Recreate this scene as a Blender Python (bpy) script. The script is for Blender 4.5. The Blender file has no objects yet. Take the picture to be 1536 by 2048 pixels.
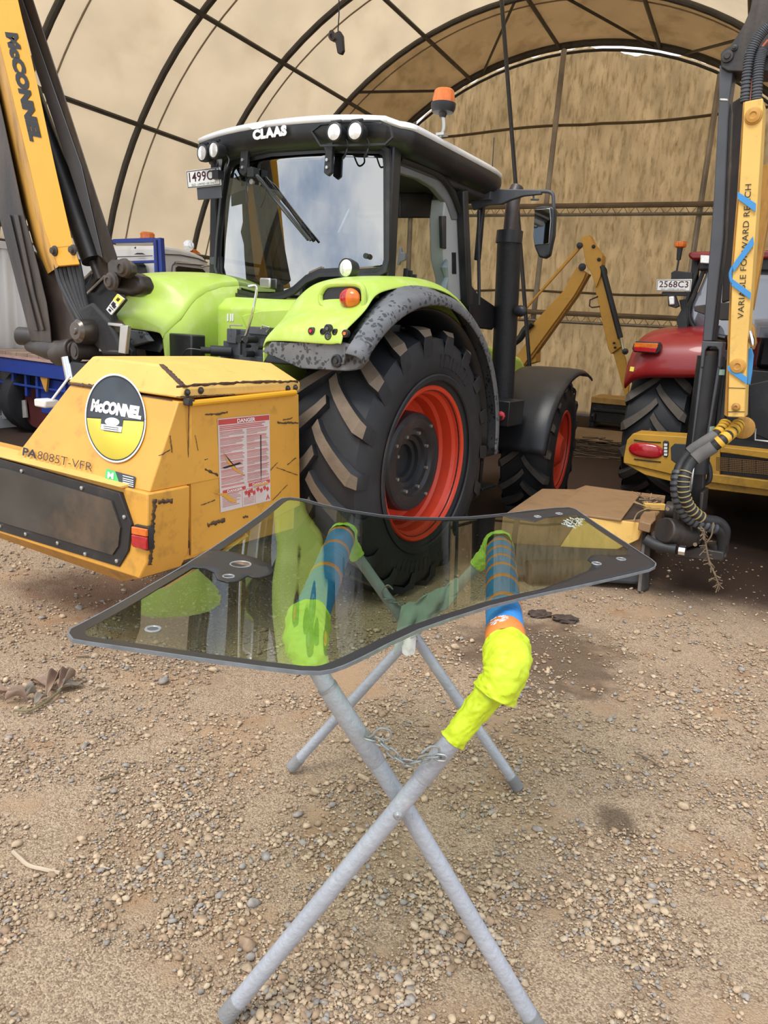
import bpy, bmesh, math, random
import numpy as np
from math import sin, cos, pi, radians, sqrt, atan2
from mathutils import Vector, Matrix, noise
random.seed(7); rng = np.random.default_rng(7)
SC = bpy.context.scene
COL = SC.collection

# ------------------------------------------------------------------ camera
F_PX, PITCH, ROLL, CAM_H = 1500.0, radians(14.0), radians(3.5), 1.78
_f = np.array([0, cos(PITCH), -sin(PITCH)]); _u0 = np.array([0, sin(PITCH), cos(PITCH)]); _r0 = np.array([1., 0, 0])
_ri = _r0*cos(ROLL) + _u0*sin(ROLL); _up = -_r0*sin(ROLL) + _u0*cos(ROLL)
CAMP = np.array([0, 0, CAM_H])
cd = bpy.data.cameras.new('camera'); cam = bpy.data.objects.new('camera', cd); COL.objects.link(cam)
cd.sensor_fit = 'VERTICAL'; cd.sensor_height = 36.0; cd.lens = 36.0*F_PX/2048.0
cd.clip_start = 0.05; cd.clip_end = 500
cam.matrix_world = Matrix(((_ri[0], _up[0], -_f[0], 0), (_ri[1], _up[1], -_f[1], 0), (_ri[2], _up[2], -_f[2], CAM_H), (0, 0, 0, 1)))
SC.camera = cam

# ------------------------------------------------------------------ light, sky, exposure
SKY_STRENGTH = 1.6; SUN_ENERGY = 2.0; EXPOSURE = 0.15
SC.view_settings.view_transform = 'Standard'; SC.view_settings.look = 'None'
SC.view_settings.gamma = 1.0; SC.view_settings.exposure = EXPOSURE
SC.view_settings.use_curve_mapping = False
wd = bpy.data.worlds.new('sky'); SC.world = wd; wd.use_nodes = True
nt = wd.node_tree; nt.nodes.clear()
o_ = nt.nodes.new('ShaderNodeOutputWorld'); bg = nt.nodes.new('ShaderNodeBackground')
tc = nt.nodes.new('ShaderNodeTexCoord'); mp = nt.nodes.new('ShaderNodeMapping'); mp.inputs['Scale'].default_value = (1, 1, 2.2)
n1 = nt.nodes.new('ShaderNodeTexNoise'); n1.inputs['Scale'].default_value = 2.3; n1.inputs['Detail'].default_value = 6; n1.inputs['Roughness'].default_value = .55
r1 = nt.nodes.new('ShaderNodeValToRGB')
r1.color_ramp.elements[0].position = .38; r1.color_ramp.elements[0].color = (.36, .46, .62, 1)
r1.color_ramp.elements[1].position = .62; r1.color_ramp.elements[1].color = (1.0, .99, .97, 1)
e_ = r1.color_ramp.elements.new(.5); e_.color = (.68, .74, .82, 1)
nt.links.new(tc.outputs['Generated'], mp.inputs['Vector']); nt.links.new(mp.outputs[0], n1.inputs['Vector'])
nt.links.new(n1.outputs['Fac'], r1.inputs['Fac']); nt.links.new(r1.outputs[0], bg.inputs['Color'])
bg.inputs['Strength'].default_value = SKY_STRENGTH; nt.links.new(bg.outputs[0], o_.inputs[0])
sd = bpy.data.lights.new('sun', 'SUN'); sun = bpy.data.objects.new('sun', sd); COL.objects.link(sun)
sd.energy = SUN_ENERGY; sd.angle = radians(22); sd.color = (1.0, .96, .9)
_dirv = Vector((.38, .62, -1.15)).normalized()          # direction the sunlight travels
sun.rotation_euler = _dirv.to_track_quat('-Z', 'Y').to_euler()

# ------------------------------------------------------------------ helpers
def ray(u, v): return _f + _ri*(u-768)/F_PX + _up*(1024-v)/F_PX
class Frame:
    "a local frame: x to the right of the heading, y along it, z up"
    def __init__(s, O, deg):
        a = radians(deg); s.O = np.array([O[0], O[1], 0.]); s.deg = deg
        s.A = np.array([[cos(a), -sin(a), 0], [sin(a), cos(a), 0], [0, 0, 1.]])
    def w(s, q): return s.O + np.asarray(q, float) @ s.A
    def hit(s, u, v, ax, val):
        c = s.A @ (CAMP-s.O); d = s.A @ ray(u, v); t = (val-c[ax])/d[ax]
        return tuple(float(k) for k in c+d*t)
    def at(s, u, v, z): return tuple(float(k) for k in s.A @ (CAMP+ray(u, v)*z-s.O))
W = Frame((0, 0), 0)
T = Frame((-.761, 5.656), 32.5)      # green tractor and its mower
S = Frame((0, 0), 25.1)              # shelter
def ang(deg): return -radians(deg)

def tagit(o, label=None, cat=None, group=None, kind=None):
    if label: o['label'] = label
    if cat: o['category'] = cat
    if group: o['group'] = group
    if kind: o['kind'] = kind
    return o
def thing(name, label, cat, fr=W, loc=None, group=None):
    o = bpy.data.objects.new(name, None); COL.objects.link(o)
    o.empty_display_size = .2
    o.location = Vector(fr.w((0, 0, 0)) if loc is None else loc); o.rotation_euler = (0, 0, ang(fr.deg))
    return tagit(o, label, cat, group)

class MB:
    def __init__(s): s.v = []; s.f = []; s.m = []; s.sm = []
    def add(s, vs, fs, m=0, smooth=True):
        b = len(s.v); s.v += [tuple(float(c) for c in q) for q in vs]
        for f in fs: s.f.append(tuple(b+i for i in f)); s.m.append(m); s.sm.append(smooth)
        return s
    def box(s, a, b, m=0):
        x0, y0, z0 = a; x1, y1, z1 = b
        vs = [(x0,y0,z0),(x1,y0,z0),(x1,y1,z0),(x0,y1,z0),(x0,y0,z1),(x1,y0,z1),(x1,y1,z1),(x0,y1,z1)]
        return s.add(vs, [(0,3,2,1),(4,5,6,7),(0,1,5,4),(1,2,6,5),(2,3,7,6),(3,0,4,7)], m, False)
    def bar(s, a, b, w, h, up=(0,0,1), m=0):
        a = Vector(a); b = Vector(b); d = (b-a).normalized(); up = Vector(up)
        sx = d.cross(up).normalized(); uz = sx.cross(d).normalized()
        vs = []
        for p in (a, b):
            for i, j in ((-1,-1),(1,-1),(1,1),(-1,1)): vs.append(p + sx*(i*w/2) + uz*(j*h/2))
        return s.add(vs, [(0,1,2,3),(7,6,5,4),(0,4,5,1),(1,5,6,2),(2,6,7,3),(3,7,4,0)], m, False)
    def prism(s, poly, vec, m=0, mcap=None):
        n = len(poly); vec = Vector(vec); p0 = [Vector(p) for p in poly]; p1 = [p+vec for p in p0]
        nrm = Vector((0,0,0))
        for i in range(n): nrm += p0[i].cross(p0[(i+1)%n])
        if nrm.dot(vec) > 0: p0, p1 = p0[::-1], p1[::-1]
        b = s.add(p0+p1, [], m)
        o = len(s.v)-2*n
        s.f.append(tuple(o+i for i in range(n))); s.m.append(m if mcap is None else mcap); s.sm.append(False)
        s.f.append(tuple(o+n+i for i in range(n))[::-1]); s.m.append(m); s.sm.append(False)
        for i in range(n):
            j = (i+1)%n; s.f.append((o+i, o+n+i, o+n+j, o+j)); s.m.append(m); s.sm.append(True)
        return s
    def tube(s, path, r, n=12, m=0, cap=True, closed=False):
        P = [Vector(p) for p in path]; k = len(P)
        R = list(r) if hasattr(r, '__len__') else [r]*k
        Ts = []
        for i in range(k):
            if closed: t = P[(i+1)%k]-P[i-1]
            else: t = P[min(i+1, k-1)]-P[max(i-1, 0)]
            Ts.append(t.normalized())
        up = Vector((0,0,1)) if abs(Ts[0].z) < .9 else Vector((0,1,0))
        a = Ts[0].cross(up).normalized(); vs = []
        for i in range(k):
            a = (a-Ts[i]*a.dot(Ts[i])).normalized(); b = Ts[i].cross(a)
            for j in range(n):
                t = 2*pi*j/n; vs.append(P[i]+(a*cos(t)+b*sin(t))*R[i])
        fs = []
        for i in range(k if closed else k-1):
            i2 = (i+1)%k
            for j in range(n):
                j2 = (j+1)%n; fs.append((i*n+j, i*n+j2, i2*n+j2, i2*n+j))
        s.add(vs, fs, m)
        if cap and not closed:
            o = len(s.v)-k*n
            s.f.append(tuple(o+j for j in range(n))[::-1]); s.m.append(m); s.sm.append(False)
            s.f.append(tuple(o+(k-1)*n+j for j in range(n))); s.m.append(m); s.sm.append(False)
        return s
    def cyl(s, a, b, r, n=20, m=0, r2=None): return s.tube([a, b], [r, r if r2 is None else r2], n, m)
    def lathe(s, c, axis, prof, n=48, m=0, closed=False, ms=None):
        c = Vector(c); A = Vector(axis).normalized()
        up = Vector((0,0,1)) if abs(A.z) < .9 else Vector((0,1,0))
        a = A.cross(up).normalized(); b = A.cross(a)
        vs = [c+A*h+(a*cos(2*pi*j/n)+b*sin(2*pi*j/n))*r for h, r in prof for j in range(n)]
        o = len(s.v); s.add(vs, [])
        K = len(prof)
        for i in range(K if closed else K-1):
            i2 = (i+1)%K
            for j in range(n):
                j2 = (j+1)%n; s.f.append((o+i*n+j, o+i2*n+j, o+i2*n+j2, o+i*n+j2)); s.m.append(ms[i] if ms else m); s.sm.append(True)
        return s
    def grid(s, rows, m=0, flip=False, closev=False):
        h = len(rows); w = len(rows[0]); fs = []
        for i in range(h-1):
            for j in range(w if closev else w-1):
                j2 = (j+1)%w; q = (i*w+j, i*w+j2, (i+1)*w+j2, (i+1)*w+j); fs.append(q[::-1] if flip else q)
        return s.add([p for r in rows for p in r], fs, m)
    def ball(s, c, r, n=14, m=0, sc=(1,1,1)):
        rows = []
        for i in range(n//2+1):
            t = pi*i/(n//2); rr = max(sin(t), 1e-4)
            rows.append([(c[0]+sc[0]*r*rr*cos(2*pi*j/n), c[1]+sc[1]*r*rr*sin(2*pi*j/n), c[2]+sc[2]*r*cos(t)) for j in range(n)])
        return s.grid(rows, m, flip=True, closev=True)
    def build(s, name, mats, parent=None, bevel=0, smooth=35, solid=0, subd=0, segs=2, off=-1, fix=False):
        me = bpy.data.meshes.new(name); me.from_pydata(s.v, [], s.f); me.update()
        for mt in (mats if isinstance(mats, (list, tuple)) else [mats]): me.materials.append(mt)
        me.polygons.foreach_set('material_index', s.m)
        me.polygons.foreach_set('use_smooth', [True]*len(s.f))
        if fix:
            bm = bmesh.new(); bm.from_mesh(me); bmesh.ops.remove_doubles(bm, verts=bm.verts, dist=1e-5)
            bmesh.ops.recalc_face_normals(bm, faces=bm.faces); bm.to_mesh(me); bm.free()
        me.set_sharp_from_angle(angle=radians(smooth))
        o = bpy.data.objects.new(name, me); COL.objects.link(o)
        if parent is not None: o.parent = parent
        if solid: md = o.modifiers.new('solid', 'SOLIDIFY'); md.thickness = solid; md.offset = off
        if subd: md = o.modifiers.new('subd', 'SUBSURF'); md.levels = subd; md.render_levels = subd
        if bevel: md = o.modifiers.new('bevel', 'BEVEL'); md.width = bevel; md.segments = segs; md.limit_method = 'ANGLE'; md.angle_limit = radians(40)
        return o
def hits(fr, pts, ax, val): return [fr.hit(u, v, ax, val) for u, v in pts]
def plate(name, fr, pts, ax, val, thick, mat, parent, bevel=.004, m=None):
    "a flat plate whose face lies in a plane of the frame"
    vec = [0, 0, 0]; vec[ax] = thick
    return (m or MB()).prism(hits(fr, pts, ax, val), vec).build(name, mat, parent, bevel)
def smoothpath(P, k=6):
    P = [Vector(p) for p in P]; out = []
    for i in range(len(P)-1):
        p0 = P[max(i-1, 0)]; p1 = P[i]; p2 = P[i+1]; p3 = P[min(i+2, len(P)-1)]
        for j in range(k):
            t = j/k
            out.append(.5*((2*p1)+(p2-p0)*t+(2*p0-5*p1+4*p2-p3)*t*t+(3*p1-p0-3*p2+p3)*t**3))
    out.append(P[-1]); return out
def text_mesh(txt, bold=0, shear=0, space=1.0):
    cu = bpy.data.curves.new('txt', 'FONT'); cu.body = txt; cu.size = 1; cu.offset = bold; cu.shear = shear
    cu.space_character = space; cu.resolution_u = 3; cu.extrude = 0
    ob = bpy.data.objects.new('txt', cu); COL.objects.link(ob)
    dg = bpy.context.evaluated_depsgraph_get(); me = bpy.data.meshes.new_from_object(ob.evaluated_get(dg))
    bpy.data.objects.remove(ob); bpy.data.curves.remove(cu); return me
def lettering(name, txt, corners, mat, parent, bold=0, shear=0, space=1.0, lift=.0015):
    "lettering laid on the quad (bottom-left, bottom-right, top-left), lifted off its surface"
    me = text_mesh(txt, bold, shear, space)
    co = np.array([v.co[:] for v in me.vertices]); mn = co.min(0); mx = co.max(0)
    bl, br, tl = [Vector(c) for c in corners]; n = (br-bl).cross(tl-bl).normalized()
    for v in me.vertices:
        a = (v.co.x-mn[0])/(mx[0]-mn[0]); b = (v.co.y-mn[1])/(mx[1]-mn[1])
        v.co = bl+(br-bl)*a+(tl-bl)*b+n*lift
    me.materials.append(mat); me.name = name
    o = bpy.data.objects.new(name, me); COL.objects.link(o); o.parent = parent
    return o

# ------------------------------------------------------------------ materials
def mat(name, col, rough=.5, metal=0., spec=.5, var=.12, vs=5., dirt=None, dscale=3., damt=.5, bump=0., bscale=60., coat=0., streak=None, trans=0.):
    m = bpy.data.materials.new(name); m.use_nodes = True; nt = m.node_tree; N = nt.nodes; L = nt.links
    b = N['Principled BSDF']; out = N['Material Output']
    b.inputs['Roughness'].default_value = rough; b.inputs['Metallic'].default_value = metal
    b.inputs['Specular IOR Level'].default_value = spec; b.inputs['Coat Weight'].default_value = coat
    tc = N.new('ShaderNodeTexCoord'); src = tc.outputs['Object']
    if streak:
        mp = N.new('ShaderNodeMapping'); mp.inputs['Scale'].default_value = streak; L.new(src, mp.inputs[0]); s2 = mp.outputs[0]
    else: s2 = src
    nz = N.new('ShaderNodeTexNoise'); nz.inputs['Scale'].default_value = vs; nz.inputs['Detail'].default_value = 5; L.new(s2, nz.inputs['Vector'])
    rp = N.new('ShaderNodeMapRange'); rp.inputs[1].default_value = .3; rp.inputs[2].default_value = .7
    rp.inputs[3].default_value = 1-var; rp.inputs[4].default_value = 1+var; L.new(nz.outputs['Fac'], rp.inputs[0])
    mx = N.new('ShaderNodeVectorMath'); mx.operation = 'SCALE'; mx.inputs[0].default_value = col; L.new(rp.outputs[0], mx.inputs['Scale'])
    c = mx.outputs[0]
    if dirt:
        n2 = N.new('ShaderNodeTexNoise'); n2.inputs['Scale'].default_value = dscale; n2.inputs['Detail'].default_value = 8; n2.inputs['Roughness'].default_value = .65
        L.new(s2, n2.inputs['Vector'])
        r2 = N.new('ShaderNodeMapRange'); r2.inputs[1].default_value = .62-.25*damt; r2.inputs[2].default_value = .75-.1*damt; r2.inputs[4].default_value = min(1, damt*1.3); L.new(n2.outputs['Fac'], r2.inputs[0])
        mm = N.new('ShaderNodeMix'); mm.data_type = 'RGBA'; L.new(r2.outputs[0], mm.inputs['Factor']); L.new(c, mm.inputs['A']); mm.inputs['B'].default_value = (*dirt, 1)
        c = mm.outputs['Result']
    L.new(c, b.inputs['Base Color'])
    if bump:
        n3 = N.new('ShaderNodeTexNoise'); n3.inputs['Scale'].default_value = bscale; n3.inputs['Detail'].default_value = 6; L.new(src, n3.inputs['Vector'])
        bp = N.new('ShaderNodeBump'); bp.inputs['Strength'].default_value = bump; bp.inputs['Distance'].default_value = .01; L.new(n3.outputs['Fac'], bp.inputs['Height']); L.new(bp.outputs[0], b.inputs['Normal'])
    if trans:
        tr = N.new('ShaderNodeBsdfTranslucent'); L.new(c, tr.inputs['Color']); ms = N.new('ShaderNodeMixShader'); ms.inputs[0].default_value = trans
        L.new(b.outputs[0], ms.inputs[1]); L.new(tr.outputs[0], ms.inputs[2]); L.new(ms.outputs[0], out.inputs['Surface'])
    return m
def glassmat(name, tint, refl=.0, ior=1.5, rough=.0, haze=None):
    m = bpy.data.materials.new(name); m.use_nodes = True; nt = m.node_tree; N = nt.nodes; L = nt.links
    N.remove(N['Principled BSDF']); out = N['Material Output']
    t = N.new('ShaderNodeBsdfTransparent'); t.inputs[0].default_value = (*tint, 1)
    g = N.new('ShaderNodeBsdfGlossy'); g.inputs['Roughness'].default_value = rough; g.inputs['Color'].default_value = (.95, .97, 1, 1)
    fr = N.new('ShaderNodeFresnel'); fr.inputs['IOR'].default_value = ior
    ad = N.new('ShaderNodeMath'); ad.operation = 'ADD'; ad.use_clamp = True; ad.inputs[1].default_value = refl; L.new(fr.outputs[0], ad.inputs[0])
    ge = N.new('ShaderNodeNewGeometry'); iv = N.new('ShaderNodeMath'); iv.operation = 'SUBTRACT'; iv.inputs[0].default_value = 1; L.new(ge.outputs['Backfacing'], iv.inputs[1])
    ml = N.new('ShaderNodeMath'); ml.operation = 'MULTIPLY'; L.new(ad.outputs[0], ml.inputs[0]); L.new(iv.outputs[0], ml.inputs[1]); ad = ml
    ms = N.new('ShaderNodeMixShader'); L.new(ad.outputs[0], ms.inputs[0]); L.new(t.outputs[0], ms.inputs[1]); L.new(g.outputs[0], ms.inputs[2])
    res = ms.outputs[0]
    if haze:
        d = N.new('ShaderNodeBsdfDiffuse'); d.inputs[0].default_value = (*haze[0], 1); m2 = N.new('ShaderNodeMixShader'); m2.inputs[0].default_value = haze[1]
        L.new(res, m2.inputs[1]); L.new(d.outputs[0], m2.inputs[2]); res = m2.outputs[0]
    L.new(res, out.inputs['Surface']); return m

YEL = mat('yellow_paint', (.72, .36, .055), .42, var=.07, vs=3, dirt=(.17, .085, .035), dscale=9, damt=.28, bump=.05, bscale=30)
YELD = mat('grimy_yellow_paint', (.58, .29, .05), .55, var=.2, vs=6, dirt=(.10, .06, .03), dscale=6, damt=.6, streak=(1, 1, .35))
YELB = mat('bright_yellow_paint', (.80, .40, .02), .38, var=.05, vs=2, dirt=(.45, .22, .03), dscale=3, damt=.2)
YELP = mat('sunfaded_yellow_paint', (.80, .50, .13), .6, var=.07, vs=4, dirt=(.16, .09, .05), dscale=14, damt=.22)
BLK = mat('black_paint', (.022, .023, .026), .42, var=.25, dirt=(.10, .085, .07), dscale=5, damt=.3, bump=.05)
BLKR = mat('worn_black_steel', (.035, .030, .028), .5, var=.35, dirt=(.12, .085, .06), dscale=4, damt=.55, streak=(1, 1, .25), bump=.15, bscale=40)
GRYP = mat('dark_grey_paint', (.075, .080, .092), .42, var=.12, dirt=(.15, .14, .13), dscale=4, damt=.25)
PLAS = mat('black_plastic', (.017, .018, .020), .38, var=.2, dirt=(.06, .055, .05), dscale=4, damt=.3, bump=.08, bscale=120)
GREEN = mat('lime_green_paint', (.47, .64, .10), .42, var=.06, vs=4, dirt=(.60, .70, .28), dscale=7, damt=.5, coat=.1)
RUB = mat('tyre_rubber', (.020, .021, .024), .6, var=.3, vs=3, dirt=(.048, .044, .042), dscale=4, damt=.35, bump=.1)
LUG = mat('dusty_tread_rubber', (.20, .15, .105), .85, var=.25, vs=8, dirt=(.09, .07, .05), dscale=8, damt=.4, bump=.2)
LUGD = mat('grey_dusty_tread_rubber', (.11, .092, .075), .85, var=.25, vs=8, dirt=(.05, .045, .04), dscale=8, damt=.4)
REDR = mat('orange_red_rim_paint', (.66, .052, .018), .42, var=.08, dirt=(.25, .05, .03), dscale=5, damt=.3)
GALV = mat('galvanised_steel', (.36, .37, .38), .45, metal=.55, var=.12, dirt=(.6, .6, .6), dscale=14, damt=.35, bump=.15, bscale=90)
STANDM = mat('painted_grey_stand_tube', (.42, .44, .49), .5, metal=.25, var=.1, dirt=(.62, .63, .66), dscale=16, damt=.35, bump=.35, bscale=70)
CHR = mat('chrome', (.75, .75, .76), .15, metal=1, var=.05)
SILV = mat('zinc_plated_steel', (.55, .54, .52), .35, metal=.8, var=.1)
WHT = mat('white_paint', (.74, .74, .73), .4, var=.05, dirt=(.4, .38, .34), dscale=4, damt=.25)
BLUE = mat('blue_paint', (.018, .045, .26), .4, var=.12, dirt=(.05, .05, .12), dscale=4, damt=.3)
REDC = mat('dark_red_paint', (.27, .012, .014), .35, var=.08, coat=.3)
GREYF = mat('weathered_grey_plastic', (.15, .155, .165), .6, var=.12, dirt=(.07, .073, .08), dscale=16, damt=.42, bump=.05)
def add_spots(m, col, scale=38, thr=.34, mask=.50):
    nt = m.node_tree; N = nt.nodes; L = nt.links; b = N['Principled BSDF']; src = b.inputs['Base Color'].links[0].from_socket
    tc = N.new('ShaderNodeTexCoord'); nz = N.new('ShaderNodeTexNoise'); nz.inputs['Scale'].default_value = 9; L.new(tc.outputs['Object'], nz.inputs['Vector'])
    vm = N.new('ShaderNodeVectorMath'); vm.operation = 'MULTIPLY_ADD'; vm.inputs[1].default_value = (.06, .06, .06); L.new(nz.outputs['Color'], vm.inputs[0]); L.new(tc.outputs['Object'], vm.inputs[2])
    vo = N.new('ShaderNodeTexVoronoi'); vo.inputs['Scale'].default_value = scale; L.new(vm.outputs[0], vo.inputs['Vector'])
    lt = N.new('ShaderNodeMath'); lt.operation = 'LESS_THAN'; lt.inputs[1].default_value = thr; L.new(vo.outputs['Distance'], lt.inputs[0])
    n2 = N.new('ShaderNodeTexNoise'); n2.inputs['Scale'].default_value = 7; L.new(tc.outputs['Object'], n2.inputs['Vector'])
    gt = N.new('ShaderNodeMath'); gt.operation = 'GREATER_THAN'; gt.inputs[1].default_value = mask; L.new(n2.outputs['Fac'], gt.inputs[0])
    ml = N.new('ShaderNodeMath'); ml.operation = 'MULTIPLY'; L.new(lt.outputs[0], ml.inputs[0]); L.new(gt.outputs[0], ml.inputs[1])
    mx = N.new('ShaderNodeMix'); mx.data_type = 'RGBA'; L.new(ml.outputs[0], mx.inputs['Factor']); L.new(src, mx.inputs['A']); mx.inputs['B'].default_value = (*col, 1); L.new(mx.outputs['Result'], b.inputs['Base Color'])
add_spots(GREYF, (.045, .048, .052), 34, .40, .48)
LIGHTG = mat('light_grey_trim', (.42, .44, .45), .55, var=.05)
MIRR = mat('mirror_glass', (.8, .8, .8), .03, metal=1, var=0)
LENS = mat('clear_lamp_lens', (.85, .85, .82), .12, metal=.35, var=.15, vs=60)
REDL = mat('red_lens', (.45, .012, .02), .12, var=.2, vs=40, coat=.5)
ORL = mat('orange_lens', (.75, .17, .02), .15, var=.15, vs=30, coat=.4)
WOODM = mat('brown_worn_deck', (.36, .22, .115), .55, var=.2, dirt=(.17, .11, .065), dscale=5, damt=.5)
INK = mat('black_ink', (.012, .012, .014), .5, var=0)
INKW = mat('white_ink', (.85, .85, .83), .5, var=.03)
INKR = mat('red_ink', (.55, .03, .05), .5, var=.05)
RUST = mat('chipped_rusty_edge', (.085, .045, .03), .8, var=.4, vs=30)
BRK = mat('bright_yellow_sticker', (.92, .78, .10), .6, var=.04)
DGS = mat('dark_grey_sticker', (.035, .042, .05), .45, var=.08)
HOSE = mat('black_hose', (.025, .026, .028), .55, var=.3, bump=.1)
SLV = mat('grey_hose_sleeve', (.16, .155, .15), .8, var=.2, bump=.4, bscale=300)
CABG = glassmat('tinted_cab_glass', (.55, .60, .60), refl=.05)
REARG = glassmat('reflective_rear_glass', (.42, .46, .48), refl=.30)
FRONTG = glassmat('clear_cab_glass', (.9, .93, .92), refl=.0)
PANEG = glassmat('green_tinted_glass', (.70, .77, .68), refl=.02, ior=1.55)

# ------------------------------------------------------------------ ground
def ground_material():
    m = bpy.data.materials.new('gravelly_dirt'); m.use_nodes = True; nt = m.node_tree; N = nt.nodes; L = nt.links
    b = N['Principled BSDF']; b.inputs['Roughness'].default_value = .95; b.inputs['Specular IOR Level'].default_value = .2
    tc = N.new('ShaderNodeTexCoord'); P = tc.outputs['Object']
    def noise_(sc, det=6, rg=.6):
        n = N.new('ShaderNodeTexNoise'); n.inputs['Scale'].default_value = sc; n.inputs['Detail'].default_value = det; n.inputs['Roughness'].default_value = rg; L.new(P, n.inputs['Vector']); return n.outputs['Fac']
    def mapr(x, a, c, d=0, e=1):
        r = N.new('ShaderNodeMapRange'); r.interpolation_type = 'SMOOTHSTEP'; r.inputs[1].default_value = a; r.inputs[2].default_value = c; r.inputs[3].default_value = d; r.inputs[4].default_value = e; L.new(x, r.inputs[0]); return r.outputs[0]
    def mix(f, A, B):
        x = N.new('ShaderNodeMix'); x.data_type = 'RGBA'
        L.new(f, x.inputs['Factor'])
        for k, q in (('A', A), ('B', B)):
            if isinstance(q, tuple): x.inputs[k].default_value = (*q, 1)
            else: L.new(q, x.inputs[k])
        return x.outputs['Result']
    def math_(op, a, b_):
        x = N.new('ShaderNodeMath'); x.operation = op
        for i, q in enumerate((a, b_)):
            if isinstance(q, (int, float)): x.inputs[i].default_value = q
            else: L.new(q, x.inputs[i])
        return x.outputs[0]
    base = mix(mapr(noise_(1.6), .4, .62), (.50, .335, .205), (.42, .295, .190))
    base = mix(mapr(noise_(3.1), .52, .70), base, (.40, .22, .115))
    # fine grit: small cells of their own colour
    vo = N.new('ShaderNodeTexVoronoi'); vo.inputs['Scale'].default_value = 190; L.new(P, vo.inputs['Vector'])
    sp = N.new('ShaderNodeSeparateColor'); L.new(vo.outputs['Color'], sp.inputs[0])
    grit = mix(sp.outputs[0], (.23, .155, .105), (.64, .49, .34))
    gm = math_('MULTIPLY', mapr(noise_(2.4, 8), .34, .52), .9)
    base = mix(gm, base, grit)
    # red-brown earth under the shelter, with the roof's shade painted into its colour
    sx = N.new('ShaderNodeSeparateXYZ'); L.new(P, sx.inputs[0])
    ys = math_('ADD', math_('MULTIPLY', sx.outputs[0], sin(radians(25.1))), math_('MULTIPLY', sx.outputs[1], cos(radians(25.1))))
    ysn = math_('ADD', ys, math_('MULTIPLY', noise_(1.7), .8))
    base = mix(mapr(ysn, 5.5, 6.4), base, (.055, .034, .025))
    # darker ground patches, one an oil spot, with shapes of their own
    def blot(cx, cy, rx, ry, dark, amt):
        global_x = math_('DIVIDE', math_('SUBTRACT', sx.outputs[0], cx), rx); gy = math_('DIVIDE', math_('SUBTRACT', sx.outputs[1], cy), ry)
        d = math_('SQRT', math_('ADD', math_('MULTIPLY', global_x, global_x), math_('MULTIPLY', gy, gy)), 0)
        d = math_('ADD', d, math_('MULTIPLY', math_('SUBTRACT', noise_(5.5), .5), 1.6))
        f = math_('MULTIPLY', mapr(d, 1.1, .45), amt)
        return mix(f, base, dark)
    base = blot(.95, 4.0, .62, .62, (.13, .085, .055), .8)
    base = blot(.97, 2.52, .10, .13, (.10, .07, .045), .75)
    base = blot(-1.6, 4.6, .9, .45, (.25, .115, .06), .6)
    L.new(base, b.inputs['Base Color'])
    bp = N.new('ShaderNodeBump'); bp.inputs['Strength'].default_value = .8; bp.inputs['Distance'].default_value = .012
    hh = math_('ADD', math_('MULTIPLY', vo.outputs['Distance'], -.45), math_('MULTIPLY', noise_(35, 8, .7), 1.2)); L.new(hh, bp.inputs['Height'])
    L.new(bp.outputs[0], b.inputs['Normal'])
    return m
def gz(x, y):
    return .012*noise.noise(Vector((x*1.3, y*1.3, 0)))+.006*noise.noise(Vector((x*5, y*5, 3)))
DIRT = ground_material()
def axis_steps(a, b, inner, outer, lo, hi):
    out = [a]
    while out[-1] < b: out.append(min(b, out[-1] + (inner if lo <= out[-1] < hi else outer)))
    return out
xs = axis_steps(-40, 40, .12, 2.0, -4, 4); ysl = axis_steps(-30, 45, .12, 2.0, 0, 8)
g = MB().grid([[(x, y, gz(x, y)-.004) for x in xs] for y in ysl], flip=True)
g = g.build('floor', DIRT, fix=True); tagit(g, kind='structure')

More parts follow.
